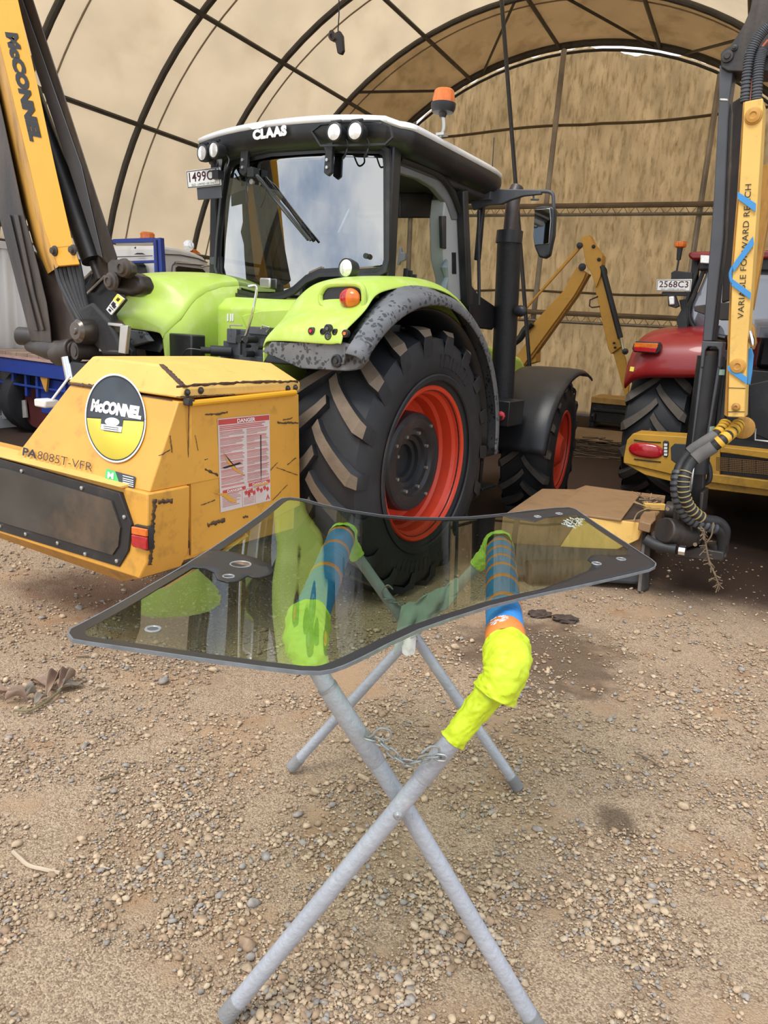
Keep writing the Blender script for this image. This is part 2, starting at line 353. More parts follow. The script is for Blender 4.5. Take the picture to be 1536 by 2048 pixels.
# ------------------------------------------------------------------ loose gravel (nobody could count it)
def gravel():
    mats = [mat('pebble_tan', (.50, .375, .25), .9, var=.3, vs=40), mat('pebble_brown', (.35, .24, .155), .9, var=.3, vs=40),
            mat('pebble_grey', (.32, .285, .25), .85, var=.3, vs=40), mat('pebble_pale', (.53, .42, .30), .9, var=.25, vs=40)]
    bm = bmesh.new(); bmesh.ops.create_icosphere(bm, subdivisions=1, radius=1)
    base = np.array([v.co[:] for v in bm.verts]); fc = np.array([[v.index for v in f.verts] for f in bm.faces]); bm.free()
    VS, FS, MI = [], [], []; n = 0; want = 96000; k = 0
    while n < want and k < 900000:
        k += 1
        y = 1/rng.uniform(1/6.6, 1/1.05); x = rng.uniform(-.72, .72)*y*1.05
        c = noise.noise(Vector((x*2.1, y*2.1, 7)))*1.2+.8*noise.noise(Vector((x*6, y*6, 1)))
        if rng.random() > .45+1.0*c: continue
        if x*.424+y*.906 > 5.3 and rng.random() < .8: continue
        r = .0042*math.exp(rng.normal(0, .5)); r = min(r, .018)
        if y > 3.2: r *= 1.25
        if rng.random() < .05: r *= 1.55
        v = base*rng.uniform(.55, 1.2, (12, 1))*np.array([1.25, .95, .62])*r
        a = rng.uniform(0, 2*pi); t = rng.normal(0, .35)
        Rz = np.array([[cos(a), -sin(a), 0], [sin(a), cos(a), 0], [0, 0, 1]]); Rx = np.array([[1, 0, 0], [0, cos(t), -sin(t)], [0, sin(t), cos(t)]])
        v = v@Rx.T@Rz.T + np.array([x, y, gz(x, y)+r*.22])
        VS.append(v); FS.append(fc+12*n); MI.append(np.full(20, rng.choice(4, p=[.46, .32, .15, .07]))); n += 1
    V = np.concatenate(VS); Fc = np.concatenate(FS); Mi = np.concatenate(MI)
    me = bpy.data.meshes.new('gravel'); me.vertices.add(len(V)); me.vertices.foreach_set('co', V.ravel())
    me.loops.add(len(Fc)*3); me.loops.foreach_set('vertex_index', Fc.ravel().astype(np.int32))
    me.polygons.add(len(Fc)); me.polygons.foreach_set('loop_start', np.arange(0, len(Fc)*3, 3, dtype=np.int32))
    me.polygons.foreach_set('material_index', Mi.astype(np.int32)); me.update(); me.validate()
    for q in mats: me.materials.append(q)
    o = bpy.data.objects.new('gravel', me); COL.objects.link(o)
    return tagit(o, 'loose tan and grey gravel scattered over the dirt yard', 'gravel', kind='stuff')
gravel()

# ------------------------------------------------------------------ shelter
XC, ZC, RX, RZ = -4.3, 1.36, 6.44, 6.44
RIBS = [5.8, 8.2, 10.4, 12.65, 15.1, 17.7]
TF = 11.4
def arch(t, dr=0.): return (XC+(RX+dr)*cos(t), ZC+(RZ+dr)*sin(t))
def fabric_mat(name, col, dirtc, trans, streak=(1, 1, 1), damt=.4, ds=1.2, var=.05):
    return mat(name, col, .8, spec=.1, var=var, vs=1.5, dirt=dirtc, dscale=ds, damt=damt, bump=.12, bscale=3, streak=streak, trans=trans)
CANV = fabric_mat('cream_roof_fabric', (.88, .785, .645), (.74, .62, .47), .68, (1, .5, 1), .3)
TARP = fabric_mat('grimy_brown_tarp', (.82, .67, .46), (.50, .385, .225), .78, (3.2, 3.2, .8), .55, 4.0, .12)
CANG = fabric_mat('grimy_roof_fabric', (.60, .47, .31), (.40, .30, .18), .55, (1, .5, 1), .5, 2.0)
PIPE = mat('dull_steel_pipe', (.085, .078, .068), .5, metal=.5, var=.25, dirt=(.03, .025, .02), dscale=5, damt=.5)
PIPL = mat('galvanised_wall_pipe', (.30, .28, .24), .45, metal=.6, var=.25, vs=2, dirt=(.12, .09, .06), dscale=3, damt=.5)
rows = []
ylist = []
for a, b_ in zip(RIBS[:-1], RIBS[1:]):
    for i in range(6): ylist.append((a+(b_-a)*i/6, i/6))
ylist.append((RIBS[-1]+.12, 0))
prof = [(XC-RX, 2.66, 0), (XC-RX, 3.4, .5)]
tt = np.radians(np.linspace(180-TF, TF, 57))
for y, f in ylist:
    sag = -.07*sin(pi*f)
    r = []
    for t in tt:
        x, z = arch(t, .06+sag); r.append(S.w((x, y, z)))
    rows.append(r)
c = MB().grid(rows, closev=False)
nc_ = len(rows[0])-1
for i_ in range(len(c.f)):
    if i_//nc_ >= 24: c.m[i_] = 1
c = c.build('ceiling', [CANV, CANG], fix=True, solid=.004); tagit(c, kind='structure')
tn = [0]
def trim(mb, mt=PIPE):
    tn[0] += 1
    return tagit(mb.build('trim_%d' % tn[0], mt), kind='structure')
TL = np.radians(np.linspace(180-TF, TF, 45))
for k, y in enumerate(RIBS):
    trim(MB().tube([S.w((arch(t)[0], y, arch(t)[1])) for t in TL], .055 if k < 5 else .075, 10))
    if k == 5: trim(MB().tube([S.w((arch(t, -.12)[0], y+.1, arch(t, -.12)[1])) for t in TL], .03, 8))
SEAM = mat('seam_webbing', (.30, .23, .15), .8)
for k, y in enumerate(RIBS[:-1]):       # doubled fabric seams beside the arches
    trim(MB().tube([S.w((arch(t, .02)[0], y+.42, arch(t, .02)[1])) for t in TL], .016, 6), SEAM)
for d in (148.2, 130.5, 112.7, 94.5, 75.8, 58, 40, 166):
    x, z = arch(radians(d), -.03); trim(MB().tube([S.w((x, 5.8, z)), S.w((x, 17.7, z))], .04, 8))
def pang(u, v, y):
    q = S.hit(u, v, 1, y); return atan2(q[2]-ZC, q[0]-XC)
def brace(p0, y0, p1, y1):
    (x0, z0), (x1, z1) = arch(pang(*p0, y0), -.04), arch(pang(*p1, y1), -.04)
    trim(MB().tube([S.w((x0, y0, z0)), S.w((x1, y1, z1))], .028, 8))
brace((1029, 3), 15.1, (960, 129), 17.7); brace((718, 184), 15.1, (901, 162), 17.7); brace((1117, -6), 15.1, (1310, 92), 17.7); brace((1500, 78), 15.1, (1371, 104), 17.7)
for x in (XC-6.30, XC+6.30): trim(MB().tube([S.w((x, 5.7, 2.66)), S.w((x, 17.7, 2.66))], .05, 8))
# end wall tarp
YW = 17.92
def wall_top(x):
    c = max(-1, min(1, (x-XC)/RX))
    z = ZC+RZ*sqrt(max(0, 1-c*c))
    return max(z-(-.01+.17*math.exp(-((x+3.2)/.8)**2)+.02*sin(x*9)+.012*sin(x*23)), .3)
rows = []
cols = np.linspace(XC-RX+.08, XC+RX-.08, 190)
for i in range(91):
    f = i/90; row = []
    for x in cols:
        zt = wall_top(x); z = .03+(zt-.03)*f
        dy = .05*noise.noise(Vector((x*1.8, z*.35, 0)))+.035*noise.noise(Vector((x*5, z*1.2, 5)))+.02*noise.noise(Vector((x*3+z*3, z*2-x, 9)))
        dy += .03*sin((z % 1.9)/1.9*pi)
        row.append(S.w((x, YW+dy, z)))
    rows.append(row)
w = MB().grid(rows).build('wall_back', TARP, solid=.004, smooth=180); tagit(w, kind='structure')
def zpx(u, v, y=YW-.15): return S.hit(u, v, 1, y)
RAIL = mat('grimy_rail', (.22, .165, .105), .7, var=.25, vs=2)
LATT = mat('lattice_wire', (.26, .20, .13), .7)
PIPP = mat('grey_post_pipe', (.40, .36, .30), .5, metal=.15, var=.35, vs=1.5)
for pts in (((1130, 96), (1072, 600)), ((1441, 150), (1388, 500)), ((830, 240), (820, 500))):
    a = zpx(*pts[0]); b_ = zpx(*pts[1]); xb = b_[0]
    xb = a[0]+(b_[0]-a[0])*(a[2]-0)/(a[2]-b_[2])
    trim(MB().tube([S.w((a[0], YW-.2, a[2])), S.w(((a[0]+2*xb)/3, YW-.2, a[2]/3)), S.w((xb, YW-.2, 0))], .06, 10), PIPP)
# lattice rails
for v0 in (425, 640):
    z = zpx(1180, v0)[2]
    trim(MB().tube([S.w((-9.6, YW-.32, z+.10)), S.w((1.9, YW-.32, z+.13))], .055, 8), RAIL)
    trim(MB().tube([S.w((-9.6, YW-.36, z-.09)), S.w((1.9, YW-.36, z-.06))], .035, 8), PIPL)
    z0 = z
    q = MB(); n = 46
    for i in range(n):
        x0 = -9.6+11.4*i/n; x1 = x0+11.4/n; q.tube([S.w((x0, YW-.34, z-.08)), S.w(((x0+x1)/2, YW-.33, z+.09)), S.w((x1, YW-.34, z-.08))], .009, 5)
    trim(q, LATT)
HEM = mat('tarp_hem', (.14, .10, .05), .8)
for v0, u0 in ((232, 1250), (577, 1200)):
    z = zpx(u0, v0)[2]; p = [S.w((x, YW-.07, z-.14+.16*((x+5)/5)**1*(1 if x > -4 else .3)-.05*sin((x+9)*1.2))) for x in np.linspace(-9.5, 1.6, 28)]
    trim(MB().tube(p, .03, 6), HEM)

# ------------------------------------------------------------------ shipping containers
def container(x0, x1, y0, y1, face, label, mt):
    t = thing('shipping_container', label, 'container', S)
    H = 2.59; m = MB()
    m.box((x0+.06, y0+.06, .12), (x1-.06, y1-.06, H-.04)); m.build('box_body', mt, t)
    # corrugated long side
    rows = [[], []]; y = y0+.12; xf = x1-.012 if face > 0 else x0+.012; xi = xf-.034*face*1
    while y < y1-.3:
        for dy, xx in ((0, xf), (.072, xf), (.14, xi), (.212, xi)):
            rows[0].append((xx, y+dy, .18)); rows[1].append((xx, y+dy, H-.1))
        y += .28
    MB().grid(rows, flip=face < 0).build('corrugated_side', mt, t, smooth=10, solid=.003)
    m = MB()
    for z0, z1 in ((0, .18), (H-.1, H)):
        m.box((x0, y0, z0), (x0+.06, y1, z1)); m.box((x1-.06, y0, z0), (x1, y1, z1)); m.box((x0+.06, y0, z0), (x1-.06, y0+.06, z1)); m.box((x0+.06, y1-.06, z0), (x1-.06, y1, z1))
    for xx in (x0, x1-.12):
        for yy in (y0, y1-.12): m.box((xx, yy, .18), (xx+.12, yy+.12, H-.1))
    m.build('edge_frame', mt, t, .006)
    return t
CONW = mat('container_white', (.62, .63, .64), .5, var=.05, dirt=(.33, .30, .26), dscale=3, damt=.3, streak=(1, 1, .2))
CONR = mat('shade_wall_brown', (.05, .03, .025), .7, var=.1, dirt=(.05, .03, .02), dscale=3, damt=.4)
container(-12.05, -9.62, 4.9, 17.1, 1, 'long white corrugated shipping container at the left edge, under the roof fabric', CONW)
rows = [[], []]; y = 6.2  # unseen dark corrugated wall, added to shade the right side of the shelter
while y < 18.4:
    for dy, xx in ((0, 1.80), (.072, 1.80), (.14, 1.834), (.212, 1.834)): rows[0].append(S.w((xx, y+dy, .0))); rows[1].append(S.w((xx, y+dy, 2.66)))
    y += .28
tagit(MB().grid(rows).build('shade_wall_right', CONR, smooth=10, solid=.01), kind='structure')

# ------------------------------------------------------------------ wheels
def tyre(name, c, s, R, Rr, hw, nl, parent, lug=.045, mats=None):
    Rc = R-lug; sh = Rc-Rr; rw = hw*.84; c = Vector(c)
    pr = [(-rw, Rr-.01), (-rw*1.03, Rr+.03), (-hw*.98, Rr+.28*sh), (-hw, Rr+.52*sh), (-hw*.97, Rr+.76*sh), (-hw*.88, Rr+.93*sh), (-hw*.6, Rc-.008), (0, Rc+.004)]
    pr = pr+[(-h, r) for h, r in pr[-2::-1]]+[(rw*.9, Rr+.0), (-rw*.9, Rr+.0)]
    m = MB().lathe(c, (s, 0, 0), pr, 72, 0, closed=True)
    pitch = 2*pi/nl
    for side in (1, -1):
        for k in range(nl):
            f0 = k*pitch+(pitch/2 if side < 0 else 0)
            rows = []
            path = [(-.04+1.0*t, t) for t in np.linspace(0, .9, 7)]
            st = [(h*hw, t, R-.012*(h**2), Rc-.012) for h, t in path]+[(hw*.99, .99, R-.045, Rc-.05), (hw*1.0, 1.04, R-.115, Rc-.12)]
            for i, (h, t, rt, rb) in enumerate(st):
                fc = f0-.36*(t**.8)*(hw/R)/.36-.0
                w = (.0225+.010*t)*(R/.9)
                dfh = .6
                for_ = []
                for (dw, rr) in ((-w*1.35, rb), (-w, rt), (w, rt), (w*1.35, rb)):
                    a = fc+dw/R*1.25; hh = h+(dw*dfh if i < 7 else dw*.1)
                    x = c.x+s*side*hh if side > 0 else c.x-s*hh
                    for_.append((x, c.y-cos(a)*rr, c.z+sin(a)*rr))
                rows.append(for_)
            fl = (s*side) > 0
            o = len(m.v); n_ = len(rows)
            m.add([p for r in rows for p in r], [])
            for i in range(n_-1):
                for j in range(3):
                    q = (o+i*4+j, o+i*4+j+1, o+(i+1)*4+j+1, o+(i+1)*4+j); m.f.append(q[::-1] if fl else q); m.m.append(1 if (j == 1 and i < 7) else 0); m.sm.append(True)
            for q, b in (((0, 1, 2, 3), 0), ((3, 2, 1, 0), (n_-1)*4)):
                m.f.append(tuple(o+b+i for i in q)); m.m.append(0); m.sm.append(False)
    return m.build(name, mats or [RUB, LUG], parent, smooth=32)
def rim(c, s, Rr, hw, parent, mt, deep=.24, disc=.35):
    rw = hw*.84; c = Vector(c)
    pr = [(-rw, Rr-.01), (-rw*.5, Rr-.06), (rw-deep-.05, Rr-.09), (rw-deep-.01, Rr-.10), (rw-deep, Rr*.75), (rw-deep+.03, Rr*disc), (rw-deep+.03, .02)]
    out = [(rw+.012, Rr+.028), (rw+.022, Rr+.018), (rw+.012, Rr-.002), (rw-.03, Rr-.012), (rw-.05, Rr-.032), (rw-.12, Rr-.040), (rw-.14, Rr-.058), (rw-deep+.03, Rr-.072), (rw-deep+.005, Rr-.10)]
    return MB().lathe(c, (s, 0, 0), out+[(rw-deep+.004, Rr*.75), (rw-deep+.03, Rr*disc), (rw-deep+.03, .02)], 64).build('rim', mt, parent, smooth=30)

def fillpoly(name, poly, fn, mt, parent, cuts=3, thick=.004, off=-1):
    bm = bmesh.new(); vs = [bm.verts.new(p) for p in poly]; f = bm.faces.new(vs)
    bmesh.ops.triangulate(bm, faces=[f])
    for _ in range(cuts): bmesh.ops.subdivide_edges(bm, edges=bm.edges, cuts=1, use_grid_fill=True)
    for v in bm.verts: v.co = Vector(fn(v.co))
    bmesh.ops.recalc_face_normals(bm, faces=bm.faces)
    me = bpy.data.meshes.new(name); bm.to_mesh(me); bm.free(); me.materials.append(mt)
    me.polygons.foreach_set('use_smooth', [True]*len(me.polygons)); me.set_sharp_from_angle(angle=radians(60))
    o = bpy.data.objects.new(name, me); COL.objects.link(o); o.parent = parent
    if thick: md = o.modifiers.new('solid', 'SOLIDIFY'); md.thickness = thick; md.offset = off
    return o
def inset(poly, d, ax=(0, 2)):
    "move a closed outline inwards by d in its own plane"
    n = len(poly); P = [np.array([p[ax[0]], p[ax[1]]]) for p in poly]
    area = sum(P[i][0]*P[(i+1)%n][1]-P[(i+1)%n][0]*P[i][1] for i in range(n)); sg = 1 if area > 0 else -1
    out = []
    for i in range(n):
        e1 = P[i]-P[i-1]; e2 = P[(i+1)%n]-P[i]; e1 /= np.linalg.norm(e1)+1e-9; e2 /= np.linalg.norm(e2)+1e-9
        n1 = np.array([-e1[1], e1[0]])*sg; n2 = np.array([-e2[1], e2[0]])*sg; b = n1+n2; L = np.dot(b, n1)
        q = P[i]+b/max(L, .5)*d; r = list(poly[i]); r[ax[0]] = float(q[0]); r[ax[1]] = float(q[1]); out.append(tuple(r))
    return out
def ring(name, outer, inner, vec, mt, parent, fn=None):
    n = len(outer); m = MB(); vec = Vector(vec)
    A = [Vector(p) for p in outer]; B = [Vector(p) for p in inner]
    if fn: A = [Vector(fn(p)) for p in A]; B = [Vector(fn(p)) for p in B]
    vs = A+B+[p+vec for p in A]+[p+vec for p in B]; fs = []
    for i in range(n):
        j = (i+1)%n; fs += [(i, j, n+j, n+i), (2*n+i, 3*n+i, 3*n+j, 2*n+j), (i, 2*n+i, 2*n+j, j), (n+i, n+j, 3*n+j, 3*n+i)]
    return m.add(vs, fs).build(name, mt, parent, fix=True)

# ------------------------------------------------------------------ green tractor
tr = thing('tractor', 'lime green and black tractor with white cab roof and orange-red wheel rims', 'tractor', T)
H = T.hit
def wheel_rear(s):
    c = (s*.93, 0, .88)
    ty = tyre('rear_tyre', c, s, .905, .505, .325, 18, tr)
    rim(c, s, .505, .325, ty, REDR)
    w = MB(); a = .93+.273-.075
    w.lathe((0, 0, .88), (s, 0, 0), [(a-.19, .31), (a-.15, .345), (a-.11, .345), (a-.10, .335), (a-.085, .335), (a-.075, .345), (a-.02, .34), (a, .325), (a+.004, .30), (a-.006, .27), (a-.006, .24), (a-.03, .225), (a-.034, .19), (a-.06, .18), (a-.065, .15), (a-.09, .145), (a-.095, .115), (a-.128, .11), (a-.13, .001)], 56)
    w.build('wheel_weight', BLK, ty, smooth=25)
    b = MB()
    for k in range(8):
        t = 2*pi*k/8+.3; b.cyl((s*(a-.04), -cos(t)*.205, .88+sin(t)*.205), (s*(a-.012), -cos(t)*.205, .88+sin(t)*.205), .012, 6)
    for t in (.5, 2.2, 4.1): b.cyl((s*(a-.0), -cos(t)*.295, .88+sin(t)*.295), (s*(a+.014), -cos(t)*.295, .88+sin(t)*.295), .012, 6)
    b.build('wheel_bolts', SILV, ty)
    # raised sidewall lettering bands
    l = MB()
    l.lathe((0, 0, .88), (s, 0, 0), [(.93+.318, .565), (.93+.330, .57), (.93+.333, .60), (.93+.327, .61)], 72)
    for a0 in (.9, 4.2):
        for i, wd_ in enumerate((.05, .03, .05, .04, .05, .03, .05, .04)):
            t = a0+i*.085
            pts = []
            for rr, dt in ((.655, 0), (.655, wd_), (.735, wd_), (.735, 0)): pts.append((s*(.93+.3235), cos(t+dt)*rr*s, .88+sin(t+dt)*rr))
            l.prism(pts, (s*.004, 0, 0))
    l.build('sidewall_rib', RUB, ty)
wheel_rear(1); wheel_rear(-1)
def wheel_front(s):
    c = (s*.90, 2.8, .66)
    ty = tyre('front_tyre', c, s, .69, .375, .25, 16, tr, .04, [RUB, LUGD])
    rim(c, s, .375, .25, ty, REDR, .10, .5)
    MB().lathe((0, 2.8, .66), (s, 0, 0), [(.98, .20), (1.06, .19), (1.10, .15), (1.13, .12), (1.13, .01)], 32).build('wheel_hub', REDR, ty)
    ty.matrix_local = Matrix.Translation((0, .08, 0)) @ Matrix.Translation(c) @ Matrix.Rotation(radians(9), 4, 'Z') @ Matrix.Translation([-q for q in c])
wheel_front(1); wheel_front(-1)
# body under the cab
m = MB(); m.box((-.42, -.35, .62), (.42, 1.2, 1.25)); m.box((-.6, -.16, .72), (.6, .16, 1.04)); m.box((-.3, 1.2, .6), (.3, 3.5, 1.05)); m.cyl((-.75, 2.8, .66), (.75, 2.8, .66), .11)
m.box((-.78, .0, 1.25), (.78, 1.7, 1.5)); m.box((-.5, -.2, 1.2), (.5, .2, 1.5))
m.build('chassis', PLAS, tr, .01)
m = MB()
m.prism([(-.34, 1.75, 1.05), (-.34, 3.7, 1.0), (-.34, 3.85, 1.3), (-.34, 3.5, 1.52), (-.34, 1.75, 1.78)], (.68, 0, 0))
m.build('hood', GREEN, tr, .05, segs=4)
# cab floor, dash, headliner, pillars
m = MB()
m.box((-.8, .02, 1.45), (.8, 1.68, 1.58)); m.prism([(-.8, .0, 1.5), (-.8, .1, 1.5), (-.8, .12, 1.95), (-.8, -.01, 1.95)], (1.6, 0, 0))
m.prism([(-.35, 1.45, 1.58), (-.35, 1.66, 1.58), (-.35, 1.66, 1.95), (-.35, 1.5, 2.0)], (.7, 0, 0))
m.build('cab_body', PLAS, tr, .01)
MB().box((-.78, .05, 2.80), (.78, 1.62, 2.9)).build('headliner', mat('dark_headliner', (.05, .05, .052), .8), tr, .02)
def pillar(p0, p1, w, d, mt=PLAS, nm='cab_pillar'):
    return MB().bar(p0, p1, w, d, (0, 1, 0), 0).build(nm, mt, tr, .012)
pillar((.80, .03, 1.88), (.785, .03, 2.92), .07, .10)
pillar((-.80, .03, 1.88), (-.785, .03, 2.92), .07, .10)
pillar(H(934, 612, 0, .80), H(924, 380, 0, .80), .07, .08)
pillar((-.80, 1.1, 1.5), (-.80, 1.1, 2.9), .05, .06)
pillar((-.62, 1.66, 1.5), (-.66, 1.60, 2.9), .06, .06); 
pillar((.66, 1.60, 2.35), (.66, 1.60, 2.9), .05, .05)
# door surround along the roof, grey inner trim, front post with its vent and screen
dp = [H(800, 318, 0, .79), H(845, 334, 0, .79), H(880, 352, 0, .79), H(905, 385, 0, .79), H(922, 430, 0, .79)]
MB().tube(smoothpath(dp), .022, 8).build('door_seal', PLAS, tr)
m = MB().prism(hits(T, [(797, 312), (845, 326), (892, 352), (918, 392), (926, 440), (905, 440), (893, 405), (868, 376), (838, 358), (797, 345)], 0, .77), (-.05, 0, 0))
m.build('door_trim', mat('mid_grey_trim', (.16, .165, .17), .6), tr, .008)
post = plate('front_post_trim', T, [(890, 398), (905, 400), (925, 428), (932, 602), (897, 602), (897, 560), (888, 520), (886, 440)], 0, .76, -.12, LIGHTG, tr, .01)
plate('display_screen', T, [(884, 432), (893, 432), (893, 498), (886, 496)], 0, .775, -.03, BLK, post)
m = MB(); m.prism(hits(T, [(904, 505), (912, 505), (913, 548), (905, 548)], 0, .763), (-.004, 0, 0))
for v in range(508, 547, 4): m.prism(hits(T, [(905, v), (911, v), (911, v+1.6), (905, v+1.6)], 0, .768), (-.006, 0, 0))
m.build('vent_grille', BLK, post)
MB().tube(hits(T, [(893, 520), (888, 535), (892, 555), (886, 575), (889, 600)], 0, .78), [.012, .03, .02, .03, .03], 8).build('grey_rag', mat('blue_grey_rag', (.22, .27, .29), .9, var=.3), post)
# seat and controls
m = MB(); m.box((-.26, .45, 1.7), (.26, .95, 1.86)); seat = m.build('seat', BLK, tr, .05, segs=3)
MB().prism([(-.24, .42, 1.82), (.24, .42, 1.82), (.2, .33, 2.42), (-.2, .33, 2.42)], (0, .1, 0)).build('backrest', BLK, seat, .03, segs=3)
m = MB(); m.box((.33, .5, 1.58), (.55, 1.0, 1.98)); m.box((-.15, 1.25, 1.58), (.15, 1.42, 2.0)); con = m.build('armrest_console', PLAS, tr, .02)
for (u, v0, v1) in ((812, 575, 537), (821, 577, 541), (829, 580, 549)):
    MB().tube(hits(T, [(u, v0), (u-1, (v0+v1)/2), (u, v1)], 0, .6), [.016, .02, .018], 8).build('control_lever', BLK, con)
plate('monitor', T, [(800, 385), (868, 385), (866, 436), (800, 436)], 0, .45, -.05, BLK, tr, .01)
st = MB().lathe((0, 1.15, 2.02), (0, -.5, .86), [(0, .19), (.015, .205), (.03, .19), (.015, .175)], 32, closed=True).build('steering_wheel', BLK, tr)
mm_ = plate('inner_mirror', T, [(848, 386), (858, 383), (868, 390), (867, 432), (853, 435), (847, 428)], 0, -.60, -.03, MIRR, tr, .008)
MB().tube(hits(T, [(863, 436), (864, 447), (863, 456)], 0, -.60), [.01, .028, .02], 8).build('mirror_knob', BLK, mm_)
# glazing
wo = hits(T, [(484, 322), (560, 308), (660, 300), (764, 297), (776, 304), (778, 330), (777, 520), (772, 540), (758, 548), (712, 552), (690, 548), (655, 550), (630, 562), (606, 584), (585, 594), (560, 598), (520, 597), (490, 590), (466, 576), (447, 556), (440, 535), (444, 480), (454, 400), (466, 338), (473, 326)], 1, -.03)
bul = lambda p: (p[0], p[1]-.09*(1-min(1, (p[0]/.80)**2)), p[2])
wi = inset(wo, .035)
rg = fillpoly('rear_window', [(p[0], p[1]+.012, p[2]) for p in inset(wo, .01)], bul, REARG, tr, 4, .004)
ring('window_border', wo, wi, (0, -.006, 0), PLAS, rg, bul)
ring('window_seal', inset(wo, -.022), inset(wo, .004), (0, -.028, 0), BLK, tr, bul)
MB().box((-.80, .14, 1.9), (-.795, 1.06, 2.86)).build('side_window', FRONTG, tr)
MB().box((-.62, 1.62, 1.7), (.62, 1.626, 2.86)).build('windscreen', FRONTG, tr)
gl = lambda u, v, d=.0: bul(H(u, v, 1, -.04-d))
# wiper, hinges, knobs on the rear window
w = MB().tube([gl(524, 352, .02), gl(545, 372, .04), gl(636, 484, .03)], .009, 8); w.box(*[tuple(np.array(gl(522, 350, .02))+d) for d in (-.03, .03)]); wp = w.build('wiper', BLK, tr)
MB().tube([gl(530, 356, .02), gl(580, 418, .03), gl(632, 482, .012)], .014, 6).build('wiper_blade', BLK, wp)
m = MB().tube(smoothpath([gl(524, 353, .03), gl(509, 366, .03), gl(507, 388, .03), gl(512, 408, .02)]), .004, 6); m.tube(smoothpath([gl(530, 358, .03), gl(547, 380, .03), gl(545, 402, .03), gl(538, 418, .02)]), .004, 6); m.build('washer_hose', BLK, wp)
for (u, v) in ((521, 345), (521, 368), (738, 513)):
    a = np.array(gl(u, v, .0)); MB().cyl(a, a+np.array([0, -.02, 0]), .018, 14).build('glass_fixing', BLK if v > 400 else SILV, rg)
hd = MB(); a = np.array(gl(549, 568, 0)); hd.box(a-np.array([.05, .02, .035]), a+np.array([.05, 0, .035])); hd.build('window_latch', SILV, rg, .012)
for u in (486, 655):
    q = hits(T, [(u-11, 284), (u+11, 282), (u+9, 300), (u+7, 345), (u, 352), (u-8, 345), (u-5, 305)], 1, -.16)
    hg = MB().prism(q, (0, .03, 0)).build('window_hinge', BLK, tr, .005)
    for v in (320, 335):
        a = np.array(H(u, v, 1, -.16)); MB().cyl(a, a+np.array([0, -.012, 0]), .010, 10).build('hinge_bolt', SILV, hg)
for pts in ([(797, 497), (802, 495), (803, 505), (810, 505), (810, 520), (800, 524), (798, 530), (794, 530)], [(419, 515), (440, 512), (441, 545), (432, 548), (431, 530), (420, 528)]):
    plate('pillar_bracket', T, pts, 1, -.06, .02, GRYP, tr)
# roof
def roof_outline(ins, zc):
    P = []
    def q(x, y): P.append((x, y))
    hw = .93-ins
    for x in np.linspace(-hw+.1, hw-.1, 15): q(x, -.20+ins+.09*abs(x/.9)**3)
    for t in np.linspace(-pi/2, 0, 6)[1:]: q(hw-.1+.1*cos(t), -.02+ins+.1+.1*sin(t)*1.0)
    for y in np.linspace(.25, 1.2, 6): q(hw-.03*(y-.25), y)
    for t in np.linspace(0, pi/2, 9)[1:]: q(hw-.50+.47*cos(t), 1.25+(.62-ins)*sin(t))
    R = P[14:]
    L = [(-x, y) for x, y in R[::-1]]
    return [(x, y, zc(x, y)) for x, y in (P[:15]+R[1:]+L[:-1])]
def zr(z0, k=1.): return lambda x, y: z0+.045*(1-(x/.93)**2)*k-.02*(y/1.5)
lay = [roof_outline(.20, zr(2.86, .5)), roof_outline(.10, zr(2.845, .5)), roof_outline(.02, zr(2.885, .6)), roof_outline(.0, zr(2.94, .8)), roof_outline(.0, zr(2.975)), roof_outline(.015, zr(2.985))]
rf = MB().grid(lay, closev=True, flip=False)
o = len(rf.v); rf.f.append(tuple(range(len(lay[0])))); rf.m.append(0); rf.sm.append(False)
roof = rf.build('cab_roof', PLAS, tr, fix=True, smooth=50)
lay2 = [roof_outline(.005, zr(2.98)), roof_outline(-.004, zr(2.99)), roof_outline(.0, zr(3.012)), roof_outline(.03, zr(3.03)), roof_outline(.15, zr(3.055)), roof_outline(.35, zr(3.075))]
rc = MB().grid(lay2, closev=True); o = len(rc.v)-len(lay2[0]); rc.f.append(tuple(o+i for i in range(len(lay2[0])))); rc.m.append(0); rc.sm.append(True)
rc.build('roof_cap', WHT, roof, fix=True, smooth=60)
# moulded recesses of the fascia, slots under the side
m = MB()
for pts in ([(620, 262), (640, 246), (690, 240), (760, 240), (782, 250), (786, 275), (770, 290), (700, 292), (640, 293)],):
    pp = hits(T, pts, 1, -.205); ring('fascia_moulding', pp, inset(pp, .012), (0, .012, 0), PLAS, roof)
m = MB()
for i in range(4): m.prism(hits(T, [(852+i*16, 290+i*8), (864+i*16, 296+i*8), (862+i*16, 302+i*8), (850+i*16, 296+i*8)], 0, .90), (.012, 0, 0))
m.build('roof_vent', BLK, roof)
lettering('maker_lettering', 'CLAAS', [H(506, 281, 1, -.222), H(574, 271, 1, -.222), H(505, 260, 1, -.222)], INKW, roof, bold=.075, space=1.1)
m = MB().prism(hits(T, [(497, 253), (530, 248), (530, 252), (520, 257), (505, 259)], 1, -.215), (0, -.002, 0)); m.build('peeling_paint', INKW, roof)
